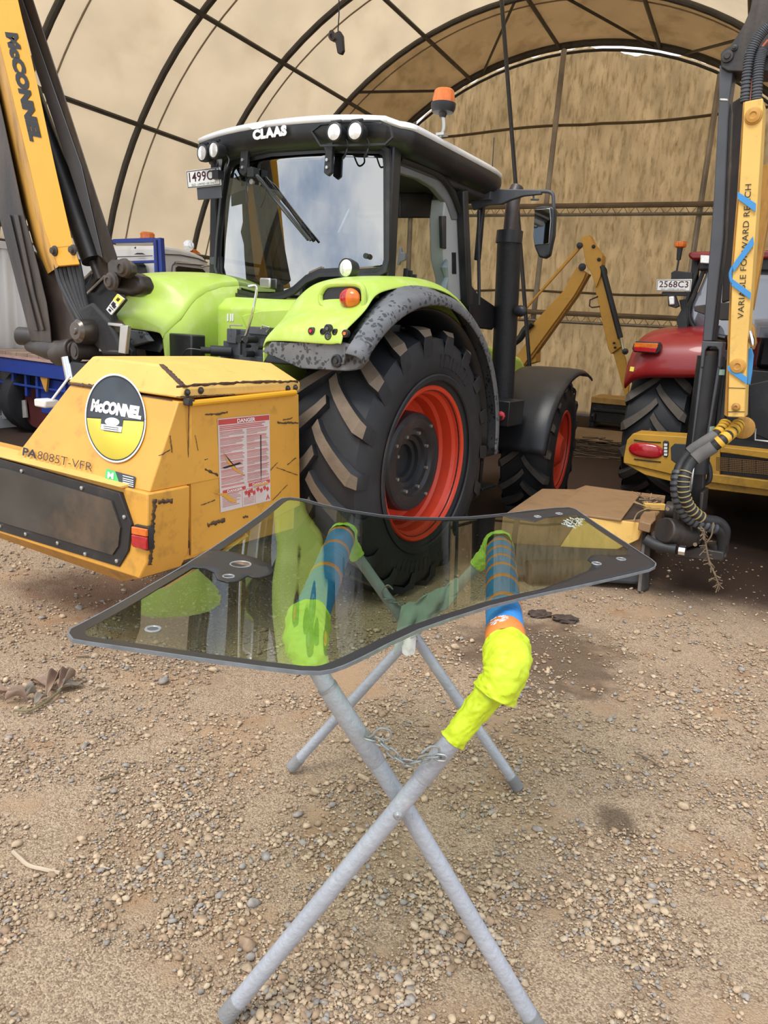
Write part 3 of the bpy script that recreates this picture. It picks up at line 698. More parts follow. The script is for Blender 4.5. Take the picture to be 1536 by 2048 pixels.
# work lights
for (u, v) in ((404, 306), (427, 300), (668, 264), (710, 262)):
    a = Vector(H(u, v, 1, -.27)); d = Vector((-.12 if u < 500 else .05, -1, -.05)).normalized()
    L_ = MB().lathe(a-d*.09, d, [(0, .02), (.01, .045), (.06, .058), (.09, .058), (.095, .05), (.088, .048), (.088, .0)], 24).build('work_light', BLK, roof)
    MB().lathe(a-d*.004, d, [(0, .049), (.006, .047), (.012, .025), (.013, .001)], 24).build('lens', LENS, L_)
    m = MB(); m.bar(a-d*.05+Vector((0, 0, .05)), a-d*.05+Vector((0, .0, .095)), .03, .02); m.bar(a+Vector((-.04, .02, .065)), a+Vector((.04, .02, .065)), .015, .012); m.build('lamp_bracket', BLK, L_)
    MB().tube(smoothpath([a-d*.09, a-d*.10+Vector((.04, 0, -.05)), a-d*.07+Vector((.055, 0, -.11)), a-d*.09+Vector((.02, 0, -.14)), a-d*.14+Vector((0, 0, -.09))]), .006, 6).build('lamp_cable', BLK, L_)
# beacon
bs = Vector(H(884, 268, 0, .90)); top = Vector(H(887, 207, 0, .90))
b = MB().tube(smoothpath([bs+Vector((-.04, 0, -.05)), bs, bs+Vector((.01, 0, .05)), top+Vector((0, 0, -.06))]), .012, 10); b.box(bs-Vector((.03, .03, .012)), bs+Vector((.03, .03, .004)))
bc = b.build('beacon_stem', SILV, roof)
ub = (top-Vector((0, 0, 0)));
MB().lathe(top, (0, 0, 1), [(-.085, .0), (-.085, .02), (-.06, .03), (-.055, .07), (-.03, .082), (.0, .084), (.0, .075)], 28).build('beacon_base', BLK, bc)
MB().lathe(top, (0, 0, 1), [(0, .076), (.03, .074), (.05, .070), (.075, .066), (.085, .055), (.09, .0)], 28).build('beacon_lens', ORL, bc, smooth=25)
# number plate
def numplate(fr, pts, ax, val, txt, parent, th=.006):
    P = hits(fr, pts, ax, val); vec = [0, 0, 0]; vec[ax] = th
    pl = MB().prism(P, vec).build('number_plate', INKW, parent, .002)
    tl, trr, br, bl = [Vector(p) for p in P]
    def lp(a, b): return bl+(br-bl)*a+(tl-bl)*b
    lettering('plate_number', txt, [lp(.08, .33), lp(.92, .33), lp(.08, .88)], mat('plate_maroon', (.06, .01, .02), .5), pl, space=1.05, bold=.012)
    lettering('plate_caption', 'QLD - LIMITED USE ONLY', [lp(.14, .09), lp(.86, .09), lp(.14, .23)], INK, pl)
    n = (br-bl).cross(tl-bl).normalized()*.001
    O_ = [p+n for p in (lp(.015, .97), lp(.985, .97), lp(.985, .03), lp(.015, .03))]; I_ = [p+n for p in (lp(.03, .93), lp(.97, .93), lp(.97, .07), lp(.03, .07))]
    ring('plate_border', O_, I_, -n*.8, INK, pl)
    return pl
npl = numplate(T, [(372, 342), (440, 334), (442, 370), (375, 377)], 1, -.20, '1499C3', tr)
plate('plate_holder', T, [(393, 374), (441, 368), (443, 396), (395, 400)], 1, -.19, .01, GRYP, tr)
m = MB().bar(H(440, 300, 1, -.1), H(436, 345, 1, -.18), .05, .03); m.box(np.array(H(436, 350, 1, -.2))-.03, np.array(H(436, 350, 1, -.2))+.03); m.build('plate_bracket', BLK, tr)
# fenders
def fender(s):
    rows = []
    prof = [((-.80, 1.635), (-.885, 1.650), (-.90, 1.67)), ((-.79, 1.66), (-.880, 1.70), (-.89, 1.715)), ((-.785, 1.67), (-.872, 1.735), (-.88, 1.745)), ((-.70, 1.735), (-.77, 1.80), (-.79, 1.80)),
            ((-.64, 1.775), (-.685, 1.85), (-.71, 1.85)), ((-.60, 1.82), (-.66, 1.87), (-.66, 1.89)), ((-.55, 1.875), (-.635, 1.99), (-.61, 1.95)), ((-.50, 1.92), (-.60, 2.015), (-.54, 1.98)),
            ((-.40, 1.975), (-.42, 2.045), (-.40, 2.01)), ((-.25, 2.02), (-.25, 2.065), (-.22, 2.035)), ((0, 2.05), (0, 2.085), (.03, 2.05)), ((.35, 2.04), (.35, 2.06), (.38, 2.02)), ((.7, 1.90), (.7, 1.92), (.72, 1.86)), ((.9, 1.72), (.9, 1.72), (.9, 1.68))]
    for inn, mid, out in prof:
        r = []
        for x, w, dz in ((.46, 0, -.05), (.475, .0, -.01), (.50, .03, .0), (.58, .45, .0), (.70, .9, 0), (.85, 1, 0), (1.0, 1, 0), (1.07, .9, 0), (1.11, .1, -.005), (1.13, 0, -.02)):
            a = inn if x < .8 else out
            y = a[0]*(1-w)+mid[0]*w; z = a[1]*(1-w)+mid[1]*w+dz
            r.append((s*x, y, z))
        rows.append(r)
    f = MB().grid(rows, flip=s > 0).build('fender', GREEN, tr, solid=.012, subd=2, smooth=180)
    iw = []
    for inn, mid, out in prof: iw.append([(s*.462, inn[0], inn[1]-.045), (s*.455, min(inn[0]+.02, 2), max(1.2, inn[1]-.25)), (s*.45, inn[0]+.03, 1.20)])
    MB().grid(iw, flip=s < 0).build('fender_side', GREEN, f, solid=.01)
    # grey flexible edge
    rows = []
    for t in np.linspace(41, 181, 40):
        a = radians(t); k = min(1, (t-41)/36); cy, cz = -.10, .87
        Rb = 1.03+.12*k; r = []
        for x, R in ((1.10, Rb), (1.14, Rb+.002), (1.20, 1.13+.0*k), (1.255, 1.115), (1.275, 1.095), (1.278, 1.06), (1.272, 1.05)): r.append((s*x, cy-cos(a)*R, cz+sin(a)*R))
        rows.append(r)
    MB().grid(rows, flip=s > 0).build('fender_extension', GREYF, f, solid=.01, smooth=50)
    # dark lining over the tyre
    rows = []
    for t in np.linspace(40, 178, 30):
        a = radians(t); rows.append([(s*x, -.06-cos(a)*R, .87+sin(a)*R) for x, R in ((.47, .99), (.5, 1.0), (1.0, 1.02), (1.2, 1.03))])
    MB().grid(rows, flip=s < 0).build('wheel_arch_liner', PLAS, f, solid=.008)
    # rear skirt
    pl = hits(T, [(523, 703), (542, 684), (590, 685), (640, 677), (700, 688), (724, 672), (738, 690), (728, 722), (714, 738), (700, 741), (690, 742), (600, 737), (560, 719)], 1, -.875)
    sk = MB().prism([(s*p[0], p[1], p[2]) for p in pl], (0, .05, 0)).build('rear_skirt', GREYF, f, .006)
    k0 = H(674, 722, 1, -.875); MB().lathe((s*k0[0], k0[1], k0[2]), (0, -1, 0), [(0, .038), (.012, .036), (.014, .028), (.008, .026), (.008, .015), (.016, .012), (.016, .001)], 24).build('skirt_plug', BLK, sk)
    # lamp pod
    pp = hits(T, [(645, 590), (652, 578), (664, 573), (700, 572), (716, 574), (724, 582), (725, 606), (722, 615), (712, 617), (680, 614), (655, 609), (646, 602)], 1, -.664)
    pp = [(s*p[0], p[1], p[2]) for p in pp]
    pod = MB().prism(pp, (0, .03, 0)).build('lamp_recess', PLAS, f)
    MB().tube(smoothpath([(p[0], p[1]-.002, p[2]) for p in inset(pp, -.012)]+[(inset(pp, -.012)[0][0], pp[0][1]-.002, inset(pp, -.012)[0][2])], 4), .018, 10).build('lamp_surround', GREEN, f)
    c = H(701, 596, 1, -.67); cx = s*c[0]
    vs = MB(); rows = []
    for i in range(9):
        t = i/8*pi/2; rows.append([(cx+.072*cos(t)*cos(a), -.675-.045*sin(t), c[2]+.056*cos(t)*sin(a)) for a in np.linspace(0, 2*pi, 33)[:-1]])
    vs.grid(rows, flip=True, closev=True)
    for i, fc in enumerate(vs.f):
        xm = sum(vs.v[k][0] for k in fc)/4-cx; vs.m[i] = 1 if xm*s > .0 else 0
    vs.build('tail_light', [REDL, ORL], pod)
    for u, v, mm, r_ in ((622, 662, INKR, .018), (655, 657, GRYP, .02), (656, 672, GRYP, .02), (645, 663, INK, .015), (669, 664, INK, .015), (690, 667, ORL, .018)):
        q = H(u, v, 1, -.893); d = MB().lathe((s*q[0], q[1]+.02, q[2]), (0, -1, 0), [(0, r_*1.25), (.022, r_*1.2), (.024, r_*.8), (.018, r_*.75), (.018, .001)], 18)
        d.build('push_button', BLK if mm is not INK else INK, f)
        if mm is not INK: MB().cyl((s*q[0], q[1]+.0, q[2]), (s*q[0], q[1]-.008, q[2]), r_*.55, 14).build('button_cap', mm, f)
    return f
fR = fender(1); fL = fender(-1)
# round work lamp on the right fender
c = Vector(H(693, 536, 1, -.35)); L_ = MB().lathe(c+Vector((0, .09, 0)), (-.12, -1, 0), [(0, .02), (.01, .05), (.06, .062), (.09, .06), (.085, .052), (.083, .001)], 24).build('fender_lamp', BLK, tr)
MB().lathe(c+Vector((-.01, .006, 0)), (-.12, -1, 0), [(0, .054), (.01, .045), (.016, .02), (.017, .001)], 24).build('lens', LENS, L_)
MB().tube([c+Vector((0, .06, -.05)), c+Vector((.01, .06, -.13)), c+Vector((.01, .05, -.17))], .014, 8).build('lamp_stalk', BLK, L_)
# panel between the fenders
m = MB(); m.prism([(-.47, -.30, 1.42), (-.47, -.30, 1.83), (-.47, -.22, 1.90), (-.47, -.02, 1.93), (-.47, -.02, 1.42)], (.94, 0, 0))
pnl = m.build('rear_panel', GREEN, tr, .02, segs=3)
m = MB(); m.prism(hits(T, [(485, 632), (520, 622), (600, 618), (585, 645), (560, 668), (500, 668)], 1, -.302), (0, -.012, 0)); m.build('panel_recess', GREEN, pnl, .008)
for u in (456, 462, 466):
    plate('small_sticker', T, [(u-2, 628), (u+1, 627), (u+1, 642), (u-2, 643)], 1, -.303, -.001, INKW, pnl, 0)
# spool valves, coupler and crank handle behind the seat
m = MB()
def bx(u0, v0, u1, v1, y, d):
    a = H(u0, v1, 1, y); b_ = H(u1, v0, 1, y); m.box((a[0], y, a[2]), (b_[0], y+d, b_[2]))
bx(453, 658, 472, 686, -.62, .12); bx(476, 664, 540, 716, -.58, .2); bx(446, 684, 480, 720, -.6, .2); bx(496, 655, 534, 668, -.6, .1); bx(440, 716, 545, 760, -.6, .25)
sv = m.build('spool_valve', GRYP, tr, .005)
m = MB()
for u, v, r_, l in ((512, 679, .024, .1), (506, 708, .02, .08), (500, 692, .012, .05), (524, 695, .014, .05), (466, 672, .006, .02), (488, 678, .028, .05)):
    q = Vector(H(u, v, 1, -.6)); m.cyl(q, q+Vector((0, -l, 0)), r_, 14)
m.build('hydraulic_coupler', BLK, sv)
q = Vector(H(462, 703, 1, -.62)); m = MB().cyl(q, q+Vector((-.09, -.10, 0)), .035, 16); m.cyl(q+Vector((-.09, -.1, 0)), q+Vector((-.13, -.15, 0)), .022, 14); m.tube(smoothpath([q+Vector((-.13, -.15, 0)), q+Vector((-.2, -.2, 0)), q+Vector((-.26, -.2, -.06))]), .006, 6); m.build('trailer_socket', BLK, sv)
MB().tube(smoothpath([H(486, 680, 1, -.66), H(494, 664, 1, -.67), H(505, 625, 1, -.68), H(509, 605, 1, -.68), H(513, 574, 1, -.68), H(497, 573, 1, -.70)], 5), .009, 8).build('crank_handle', CHR, sv)
for pts in ([(460, 657), (460, 650), (484, 651)], [(522, 658), (525, 651), (540, 655), (533, 664)]):
    MB().tube(hits(T, pts, 1, -.63), .005, 6).build('latch_wire', SILV, sv)
# linkage behind the axle
m = MB(); m.bar((-.35, -.3, .9), (-.35, -1.0, .75), .08, .1); m.bar((.35, -.3, .9), (.35, -1.0, .75), .08, .1); m.cyl((-.2, -.35, 1.3), (-.2, -.95, 1.2), .035); m.box((-.4, -.55, 1.0), (.4, -.3, 1.35))
m.build('rear_linkage', BLK, tr, .008)
m = MB(); a = H(338, 672, 1, -.75); m.box((a[0]-.04, -.75, 1.40), (a[0]+.22, -.62, a[2]+.02)); m.build('battery_box', PLAS, tr, .01)
# exhaust with its guard
ex, ey = .80, 2.0
gz0, gz1 = 1.2, H(1015, 462, 0, .80)[2]
eb = np.array(H(1004, 800, 0, .80)); et = np.array(H(1020, 462, 0, .80)); 
eb = Vector((.80, eb[1], 1.15)); et = Vector((.80, et[1], et[2]))
m = MB().tube([eb, et], .105, 24); eg = m.build('exhaust_guard', mat('perforated_black_guard', (.018, .019, .022), .45, var=.5, vs=120, bump=.4, bscale=160), tr)
MB().lathe(et, (0, 0, 1), [(-.10, .108), (-.10, .113), (.0, .113), (.0, .07)], 24).build('guard_collar', BLK, eg)
pt = Vector(H(1036, 372, 0, .80)); d = MB().tube(smoothpath([et+Vector((0, 0, -.1)), et+Vector((0, 0, .15)), et+Vector((0, .02, .28)), Vector((.80, pt.y-.02, pt.z-.02))]), .058, 16)
d.build('exhaust_pipe', mat('heat_stained_pipe', (.10, .085, .085), .45, metal=.6, var=.3), eg)
# mirror arm and mirror
yA = 1.45
m = MB(); m.prism(hits(T, [(940, 402), (972, 396), (975, 375), (985, 374), (1000, 378), (1080, 379), (1082, 388), (1045, 392), (1020, 400), (1003, 408), (975, 410), (945, 420)], 1, yA), (0, .04, 0)); 
m.tube(smoothpath(hits(T, [(1080, 383), (1096, 383), (1105, 388), (1107, 400), (1107, 430)], 1, yA+.02)), .014, 10)
m.bar(H(1067, 390, 1, yA+.02), H(1067, 400, 1, yA+.02), .015, .015); m.bar(H(1061, 399, 1, yA+.02), H(1078, 399, 1, yA+.02), .015, .015)
m.box(np.array(H(975, 388, 1, yA))-.05, np.array(H(975, 388, 1, yA))+.05)
m.bar(H(935, 382, 1, yA+.02), H(972, 380, 1, yA+.02), .03, .03); 
ma = m.build('mirror_arm', GRYP, tr, .006)
P = hits(T, [(1069, 415), (1082, 411), (1104, 412), (1109, 418), (1106, 470), (1101, 492), (1098, 510), (1088, 517), (1077, 514), (1071, 500), (1068, 492), (1065, 470)], 1, yA-.03)
mh = MB().prism(P, (0, .07, 0)).build('mirror_housing', BLK, ma, .015, segs=3)
MB().prism(hits(T, [(1070, 419), (1100, 417), (1102, 440), (1098, 487), (1070, 490), (1067, 470)], 1, yA-.032), (0, -.004, 0)).build('mirror_glass', MIRR, mh, .002)
MB().tube(hits(T, [(958, 420), (957, 480), (958, 560), (958, 610)], 1, 1.35), .014, 10).build('grab_rail', BLK, tr)
# round convex mirror / marker by the exhaust, cab front corner piece
q = Vector(H(1040, 622, 1, 1.9)); MB().ball(q, .055, 14, 0, (1.2, .6, .9)).build('front_lamp', BLK, tr)
plate('door_side_panel', T, [(940, 565), (958, 590), (990, 612), (1000, 640), (985, 660), (950, 655), (940, 640)], 0, .72, -.05, PLAS, tr, .01)
MB().tube(hits(T, [(988, 275), (985, 330), (983, 362)], 1, 1.3), .004, 6).build('aerial', BLK, tr)
m = MB().prism([(.74, .75, 1.62), (.74, 1.45, 1.5), (.74, 1.6, .95), (.74, 1.2, .9), (.74, .95, 1.2)], (-.1, 0, 0)); m.build('door_step_shield', PLAS, tr, .01)
m = MB()
for z in (.45, .75, 1.05): m.box((.72, 1.35, z), (1.02, 1.62, z+.03))
m.box((.72, 1.33, .4), (.76, 1.37, 1.3)); m.box((.72, 1.6, .4), (.76, 1.64, 1.3)); m.box((.98, 1.33, .45), (1.0, 1.37, 1.1)); m.build('cab_steps', PLAS, tr, .004)
m = MB(); m.box((.76, 1.70, .98), (1.04, 2.02, 1.20)); bxx = m.build('battery_isolator_box', PLAS, tr, .008)
q = Vector(H(1001, 832, 1, 1.69)); MB().lathe(q, (0, -1, 0), [(-.02, .04), (.0, .042), (.01, .03), (.03, .022), (.03, .001)], 8).build('isolator_knob', INKR, bxx)
# front mudguards
def mud(s):
    cy, cz, R = 2.86, .66, .80; rows = []
    for t in np.linspace(4, 114, 26):
        a = radians(t); lift = .0
        ex_ = .0 if t < 100 else .0
        rows.append([(s*x, cy-cos(a)*(R+dr), cz+sin(a)*(R+dr)) for x, dr in ((.66, -.05), (.68, -.01), (.80, .0), (1.1, .005), (1.22, .0), (1.25, -.02), (1.255, -.04))])
    g_ = MB().grid(rows, flip=s > 0).build('front_mudguard', PLAS, tr, solid=.012, smooth=60)
    for u, v in ((1017, 778), (1062, 828)):
        if s > 0:
            q = Vector(H(u, v, 1, 2.0)); 
    return g_
mud(1); mud(-1)

# ------------------------------------------------------------------ side-arm mower on the green tractor
def hitp(fr, u, v, p0, n):
    c = fr.A @ (CAMP-fr.O); d = fr.A @ ray(u, v); n = np.array(n, float); t = np.dot(np.array(p0)-c, n)/np.dot(d, n)
    return tuple(float(k) for k in c+d*t)
mw = thing('verge_mower', 'yellow and black side-arm mower with a large yellow machine housing mounted behind the green tractor', 'mower', T)
SLN = (0, -1, .49); SL0 = (0, -1.87, 1.38)
SH = lambda u, v, d=0.: tuple(np.array(hitp(T, u, v, SL0, SLN))+np.array([0, -.898, .44])*d)
SP = lambda pts, d=0.: [SH(u, v, d) for u, v in pts]
XR = .90
# lid
A_, B_, C_, D_, E_, F_ = SP([(134, 765), (146, 752), (185, 712), (320, 729), (352, 772), (351, 796)])
E_ = (XR, E_[1], E_[2]); F_ = (XR, F_[1], F_[2])
fy = -.97
rear = [A_, B_, C_, D_, E_, F_]; front = [(p[0], fy, p[2]+.0) for p in rear]
m = MB(); m.add(rear+front, [(0, 1, 2, 3, 4, 5)[::-1], (6, 7, 8, 9, 10, 11)]+[(i, (i+1) % 6, 6+(i+1) % 6, 6+i) for i in range(6)], 0, False)
lid = m.build('housing_lid', YELP, mw, .012, fix=True)
# upper housing
a0, a1 = SH(137, 771), SH(27, 912)
zb = .955
top = [(a0[0], a0[1]+.01, 1.365), (XR-.005, -1.875, 1.365), (XR-.005, fy-.01, 1.365), (a0[0], fy-.01, 1.365)]
bot = [(a1[0]-.02, a1[1], a1[2]-.03), (XR+.02, -2.075, zb), (XR-.005, fy-.01, zb), (a1[0]-.02, fy-.01, zb)]
m = MB(); m.add(bot+top, [(0, 1, 5, 4), (1, 2, 6, 5), (2, 3, 7, 6), (3, 0, 4, 7), (4, 5, 6, 7), (0, 3, 2, 1)], 0, False)
up = m.build('upper_housing', YEL, mw, .006, fix=True)
# lower housing: rear guard with a cut bottom corner, and the side
zt, zbm = .955, .545
m = MB(); pr = [(-.80, -2.10, zt), (XR+.035, -2.10, zt), (XR+.035, -2.11, .62), (XR-.01, -2.12, .53), (-.80, -2.12, .51)]
m.prism(pr, (0, .26, 0))
m.box((XR-.75, -1.86, .56), (XR-.002, fy-.015, .955))
lo = m.build('lower_housing', YEL, mw, .008)
m = MB(); m.prism([(-.80, -2.12, zt), (-.80, -2.135, zt+.012), (-.80, -1.98, zt+.02), (-.80, -1.98, zt)], (XR+.835-.16, 0, 0)); m.build('ledge_flange', YELP, lo, .003)
MB().add([(XR-.01, -2.10, .53), (XR-.01, -1.0, .56), (XR-.30, -1.05, .42), (XR-.30, -2.0, .42), (-.8, -2.0, .42), (-.8, -2.10, .52)], [(0, 1, 2, 3), (0, 3, 4, 5)]).build('belly_plate', YELD, lo)
# dark framed panel in the rear guard
pf = hits(T, [(-60, 905), (0, 918), (238, 986), (262, 1050), (256, 1102), (238, 1134), (-60, 1044)], 1, -2.125)
pi_ = hits(T, [(-60, 925), (14, 938), (222, 1002), (240, 1055), (236, 1092), (224, 1110), (-60, 1026)], 1, -2.133)
fp = MB().prism(pf, (0, .03, 0)).build('guard_frame', BLK, lo, .003)
MB().prism(pi_, (0, .01, 0)).build('guard_panel', mat('scuffed_dark_panel', (.05, .048, .045), .3, spec=.6, var=.4, vs=3, dirt=(.15, .10, .065), dscale=2.5, damt=.6), fp, 0)
m = MB()
for u, v in ((44, 942), (164, 976), (249, 1034), (52, 1068), (116, 1086), (171, 1108), (234, 1122), (1, 1052)):
    q = Vector(H(u, v, 1, -2.126)); m = MB().lathe(q, (0, -1, 0), [(0, .011), (.006, .010), (.009, .004), (.009, .0005)], 12); m.build('guard_bolt', SILV, fp)
# rear marker lamp
P = hits(T, [(266, 1051), (270, 1049), (296, 1055), (298, 1060), (298, 1098), (294, 1102), (270, 1094), (266, 1090)], 1, -2.122)
lm = MB().prism(P, (0, .03, 0)).build('marker_lamp', BLK, lo, .003)
MB().prism(hits(T, [(267, 1052), (297, 1058), (297, 1073), (267, 1067)], 1, -2.124), (0, -.014, 0)).build('orange_lens', ORL, lm, .004)
MB().prism(hits(T, [(267, 1068), (297, 1074), (297, 1099), (271, 1093), (267, 1088)], 1, -2.124), (0, -.014, 0)).build('red_lens', REDL, lm, .004)
# badge (two-tone ellipse spanning lid and housing)
cen = np.array(SH(232, 838)); ax = np.array(SH(293, 846))-np.array(SH(171, 832)); rx_ = np.linalg.norm(ax)/2
av = np.array(SH(232, 749))-np.array(SH(232, 926)); ry_ = np.linalg.norm(av)/2; ux = np.array([1., 0, 0]); uy = np.array([0, .44, .898]); nn = np.array([0, -.898, .44])
def disc(k0, k1, mt, lift, name, a0=0, a1=2*pi, parent=None, n=64):
    m = MB(); A = np.linspace(a0, a1, n+1)
    o = [SH(232+61*cos(a)*k1, 837-89*sin(a)*k1+cos(a)*k1*4, lift) for a in A]
    if k0 is None: m.add(o, [tuple(range(n+1))], 0, False)
    else:
        i_ = [SH(232+61*cos(a)*k0, 837-89*sin(a)*k0+cos(a)*k0*4, lift) for a in A]; m.grid([i_, o])
    return m.build(name, mt, parent, solid=.001, off=0)
bd = disc(.955, 1.0, INKW, .004, 'badge_rim', parent=up)
disc(.93, .957, INK, .0045, 'badge_line', parent=up)
ang0 = .06
disc(None, .932, DGS, .004, 'badge_top', -.04, pi+.04, up)
disc(None, .932, BRK, .004, 'badge_bottom', pi+.04, 2*pi-.04, up)
lettering('badge_lettering', 'McCONNEL', [SH(183, 823, .006), SH(284, 841, .006), SH(186, 798, .006)], INKW, up, bold=.075, shear=.10, space=1.0)
q_ = SP([(205, 835), (249, 840), (245, 867), (203, 860)], .007); wl = MB().prism(q_, tuple(nn*.001)).build('rating_label', DGS, up)
MB().prism(SP([(205, 849), (247, 855), (245, 866), (204, 860)], .0085), tuple(nn*.0006)).build('label_text_area', INKW, wl)
el = np.mean([np.array(p) for p in SP([(227, 845)], .0088)], 0)
MB().prism([tuple(el+ux*cos(a)*.055+uy*sin(a)*.022) for a in np.linspace(0, 2*pi, 25)[:-1]], tuple(nn*.0008)).build('label_oval', INKW, wl)
for v in (853, 857, 861): 
    MB().prism(SP([(210, v), (240, v+4), (240, v+5.3), (210, v+1.3)], .0095), tuple(nn*.0004)).build('label_line', INK, wl)
lettering('model_lettering', 'PA', [SH(46, 911, .003), SH(74, 918, .003), SH(48, 895, .003)], INK, up, bold=.03)
lettering('model_lettering', '8085T-VFR', [SH(76, 918, .003), SH(185, 944, .003), SH(78, 902, .003)], INK, up, bold=-.012)
g4 = MB().prism(SP([(214, 938), (272, 954), (269, 977), (211, 961)], .003), tuple(nn*.001)).build('dealer_sticker', DGS, up)
MB().prism(SP([(214, 938), (232, 943), (241, 969), (211, 961)], .0045), tuple(nn*.0006)).build('sticker_green', mat('sticker_green', (.07, .50, .14), .5), g4)
lettering('sticker_lettering', 'M', [SH(217, 957, .006), SH(229, 960, .006), SH(218, 944, .006)], INKW, g4, bold=.04)
for i, v in enumerate((954, 959, 963, 967, 971)):
    MB().prism(SP([(247, v-3), (268, v+2), (268, v+3.6), (247, v-1.4)], .0045), tuple(nn*.0005)).build('sticker_line', INKW, g4)
# side panel, hinge rod, seams, bolts
sp_ = MB().prism(hits(T, [(378, 803), (594, 788), (597, 1010), (430, 1092), (379, 1112)], 0, XR-.004), (.012, 0, 0)).build('side_panel', YEL, mw, .003)
XS = XR+.010
MB().tube(hits(T, [(382, 807), (590, 785)], 0, XR+.018), .016, 10).build('hinge_rod', YELB, sp_)
MB().bar(H(371, 803, 0, XR+.01), H(384, 804, 0, XR+.01), .04, .035).build('hinge_block', BLKR, sp_, .004)
for u, v in ((366, 1052), (368, 1089), (374, 785), (401, 781), (575, 777), (590, 775)):
    q = Vector(H(u, v, 0, XR)); bo = MB().lathe(q, (1, 0, 0), [(0, .018), (.004, .018), (.005, .011), (.014, .010), (.017, .005), (.017, .0005)], 12).build('panel_bolt', SILV if v > 1000 else BLKR, mw)
MB().prism(hits(T, [(358, 1082), (377, 1080), (377, 1096), (360, 1098)], 0, XR-.0), (.004, 0, 0)).build('rusty_notch', RUST, lo)
def chips(name, pts, fr, ax, val, w, parent, mt=RUST, n=40, th=.002, seed=1, jag=.8):
    "an irregular strip of chipped paint along a line of picture points on a plane"
    r = random.Random(seed); P = [np.array(fr.hit(u, v, ax, val)) for u, v in pts]
    L = [0]
    for a, b in zip(P[:-1], P[1:]): L.append(L[-1]+np.linalg.norm(b-a))
    up_, dn = [], []
    for i in range(n+1):
        s = L[-1]*i/n; k = max(j for j in range(len(L)) if L[j] <= s+1e-9); k = min(k, len(P)-2)
        d = P[k+1]-P[k]; l = np.linalg.norm(d); p = P[k]+d*((s-L[k])/l); d = d/l
        nv = np.zeros(3); nv[ax] = 1; sd = np.cross(nv, d)
        up_.append(p+sd*w*(.3+jag*r.random())); dn.append(p-sd*w*(.3+jag*r.random()))
    m = MB(); nv = np.zeros(3); nv[ax] = th
    rows = [[u_+nv for u_ in up_], [d_+nv for d_ in dn]]
    return m.grid(rows).build(name, mt, parent, solid=.001, off=0)
chips('chipped_edge', [(352, 773), (430, 768), (500, 764), (596, 763)], T, 0, XR+.003, .009, lid, seed=3)
chips('chipped_edge', [(352, 794), (400, 792), (470, 789)], T, 0, XR+.003, .004, lid, seed=4)
chips('chipped_edge', [(310, 998), (306, 1040), (305, 1090), (300, 1130)], T, 0, XR+.037, .010, lo, seed=5, jag=1.2)
chips('chipped_edge', [(377, 805), (376, 900), (375, 1000), (379, 1110)], T, 0, XR+.009, .0035, sp_, seed=6)
chips('chipped_edge', [(316, 1000), (350, 994), (374, 988)], T, 0, XR+.003, .003, lo, seed=8)
chips('chipped_patch', [(316, 1003), (332, 1003), (345, 1001)], T, 0, XR+.036, .014, lo, seed=9, n=10)
m = MB(); d1 = np.array(D_)+np.array([.004, -.004, .002]); e1 = np.array(E_)+np.array([0, -.006, .002]); 
r_ = random.Random(4); rows = [[], []]
for i in range(25):
    p = d1+(e1-d1)*i/24; rows[0].append(p+np.array([-.010*r_.random()-.004, 0, 0])); rows[1].append(p+np.array([.012*r_.random()+.003, .02, 0]))
m.grid(rows).build('chipped_edge', RUST, lid, solid=.002)
rows = [[], []]
for i in range(30):
    u = 137+(230-137)*i/29; v = 768+(783-768)*i/29; rows[0].append(SH(u, v-3-5*r_.random()*(r_.random() > .5), .0025)); rows[1].append(SH(u, v+1, .0025))
MB().grid(rows).build('chipped_edge', RUST, lid, solid=.001, off=0)
rows = [[SH(u, 767.5+(u-137)*.155, .001) for u in (137, 240, 345)], [SH(u, 769.5+(u-137)*.155, .001) for u in (137, 240, 345)]]
MB().grid(rows).build('lid_seam', INK, up, solid=.001, off=0)
# black scrapes over the side
r_ = random.Random(12)
scr = [((383, 925), (415, 918), 2), ((385, 930), (436, 950), 3), ((415, 1050), (450, 1040), 5), ((575, 930), (592, 915), 1.5), ((555, 845), (596, 846), 2.5), ((566, 840), (585, 836), 1.5), ((317, 912), (340, 900), 1.2), ((340, 870), (344, 905), 1.2), ((410, 830), (455, 825), 2.5), ((486, 1035), (496, 1033), 3), ((553, 935), (595, 950), 1), ((390, 870), (396, 900), .8), ((540, 940), (556, 925), 1.2), ((545, 1000), (575, 970), 1), ((430, 1000), (402, 1010), 1.2)]
for i, (a, b, w) in enumerate(scr):
    ps = [(a[0]+(b[0]-a[0])*t, a[1]+(b[1]-a[1])*t+r_.uniform(-1, 1)) for t in (0, .33, .66, 1)]
    chips('paint_scrape', ps, T, 0, XS, .0016*w, sp_ if a[0] > 378 else up, mat('scrape', (.09, .055, .03), .8) if i == 0 else bpy.data.materials['scrape'], n=14, th=.0012, seed=20+i, jag=1.6)
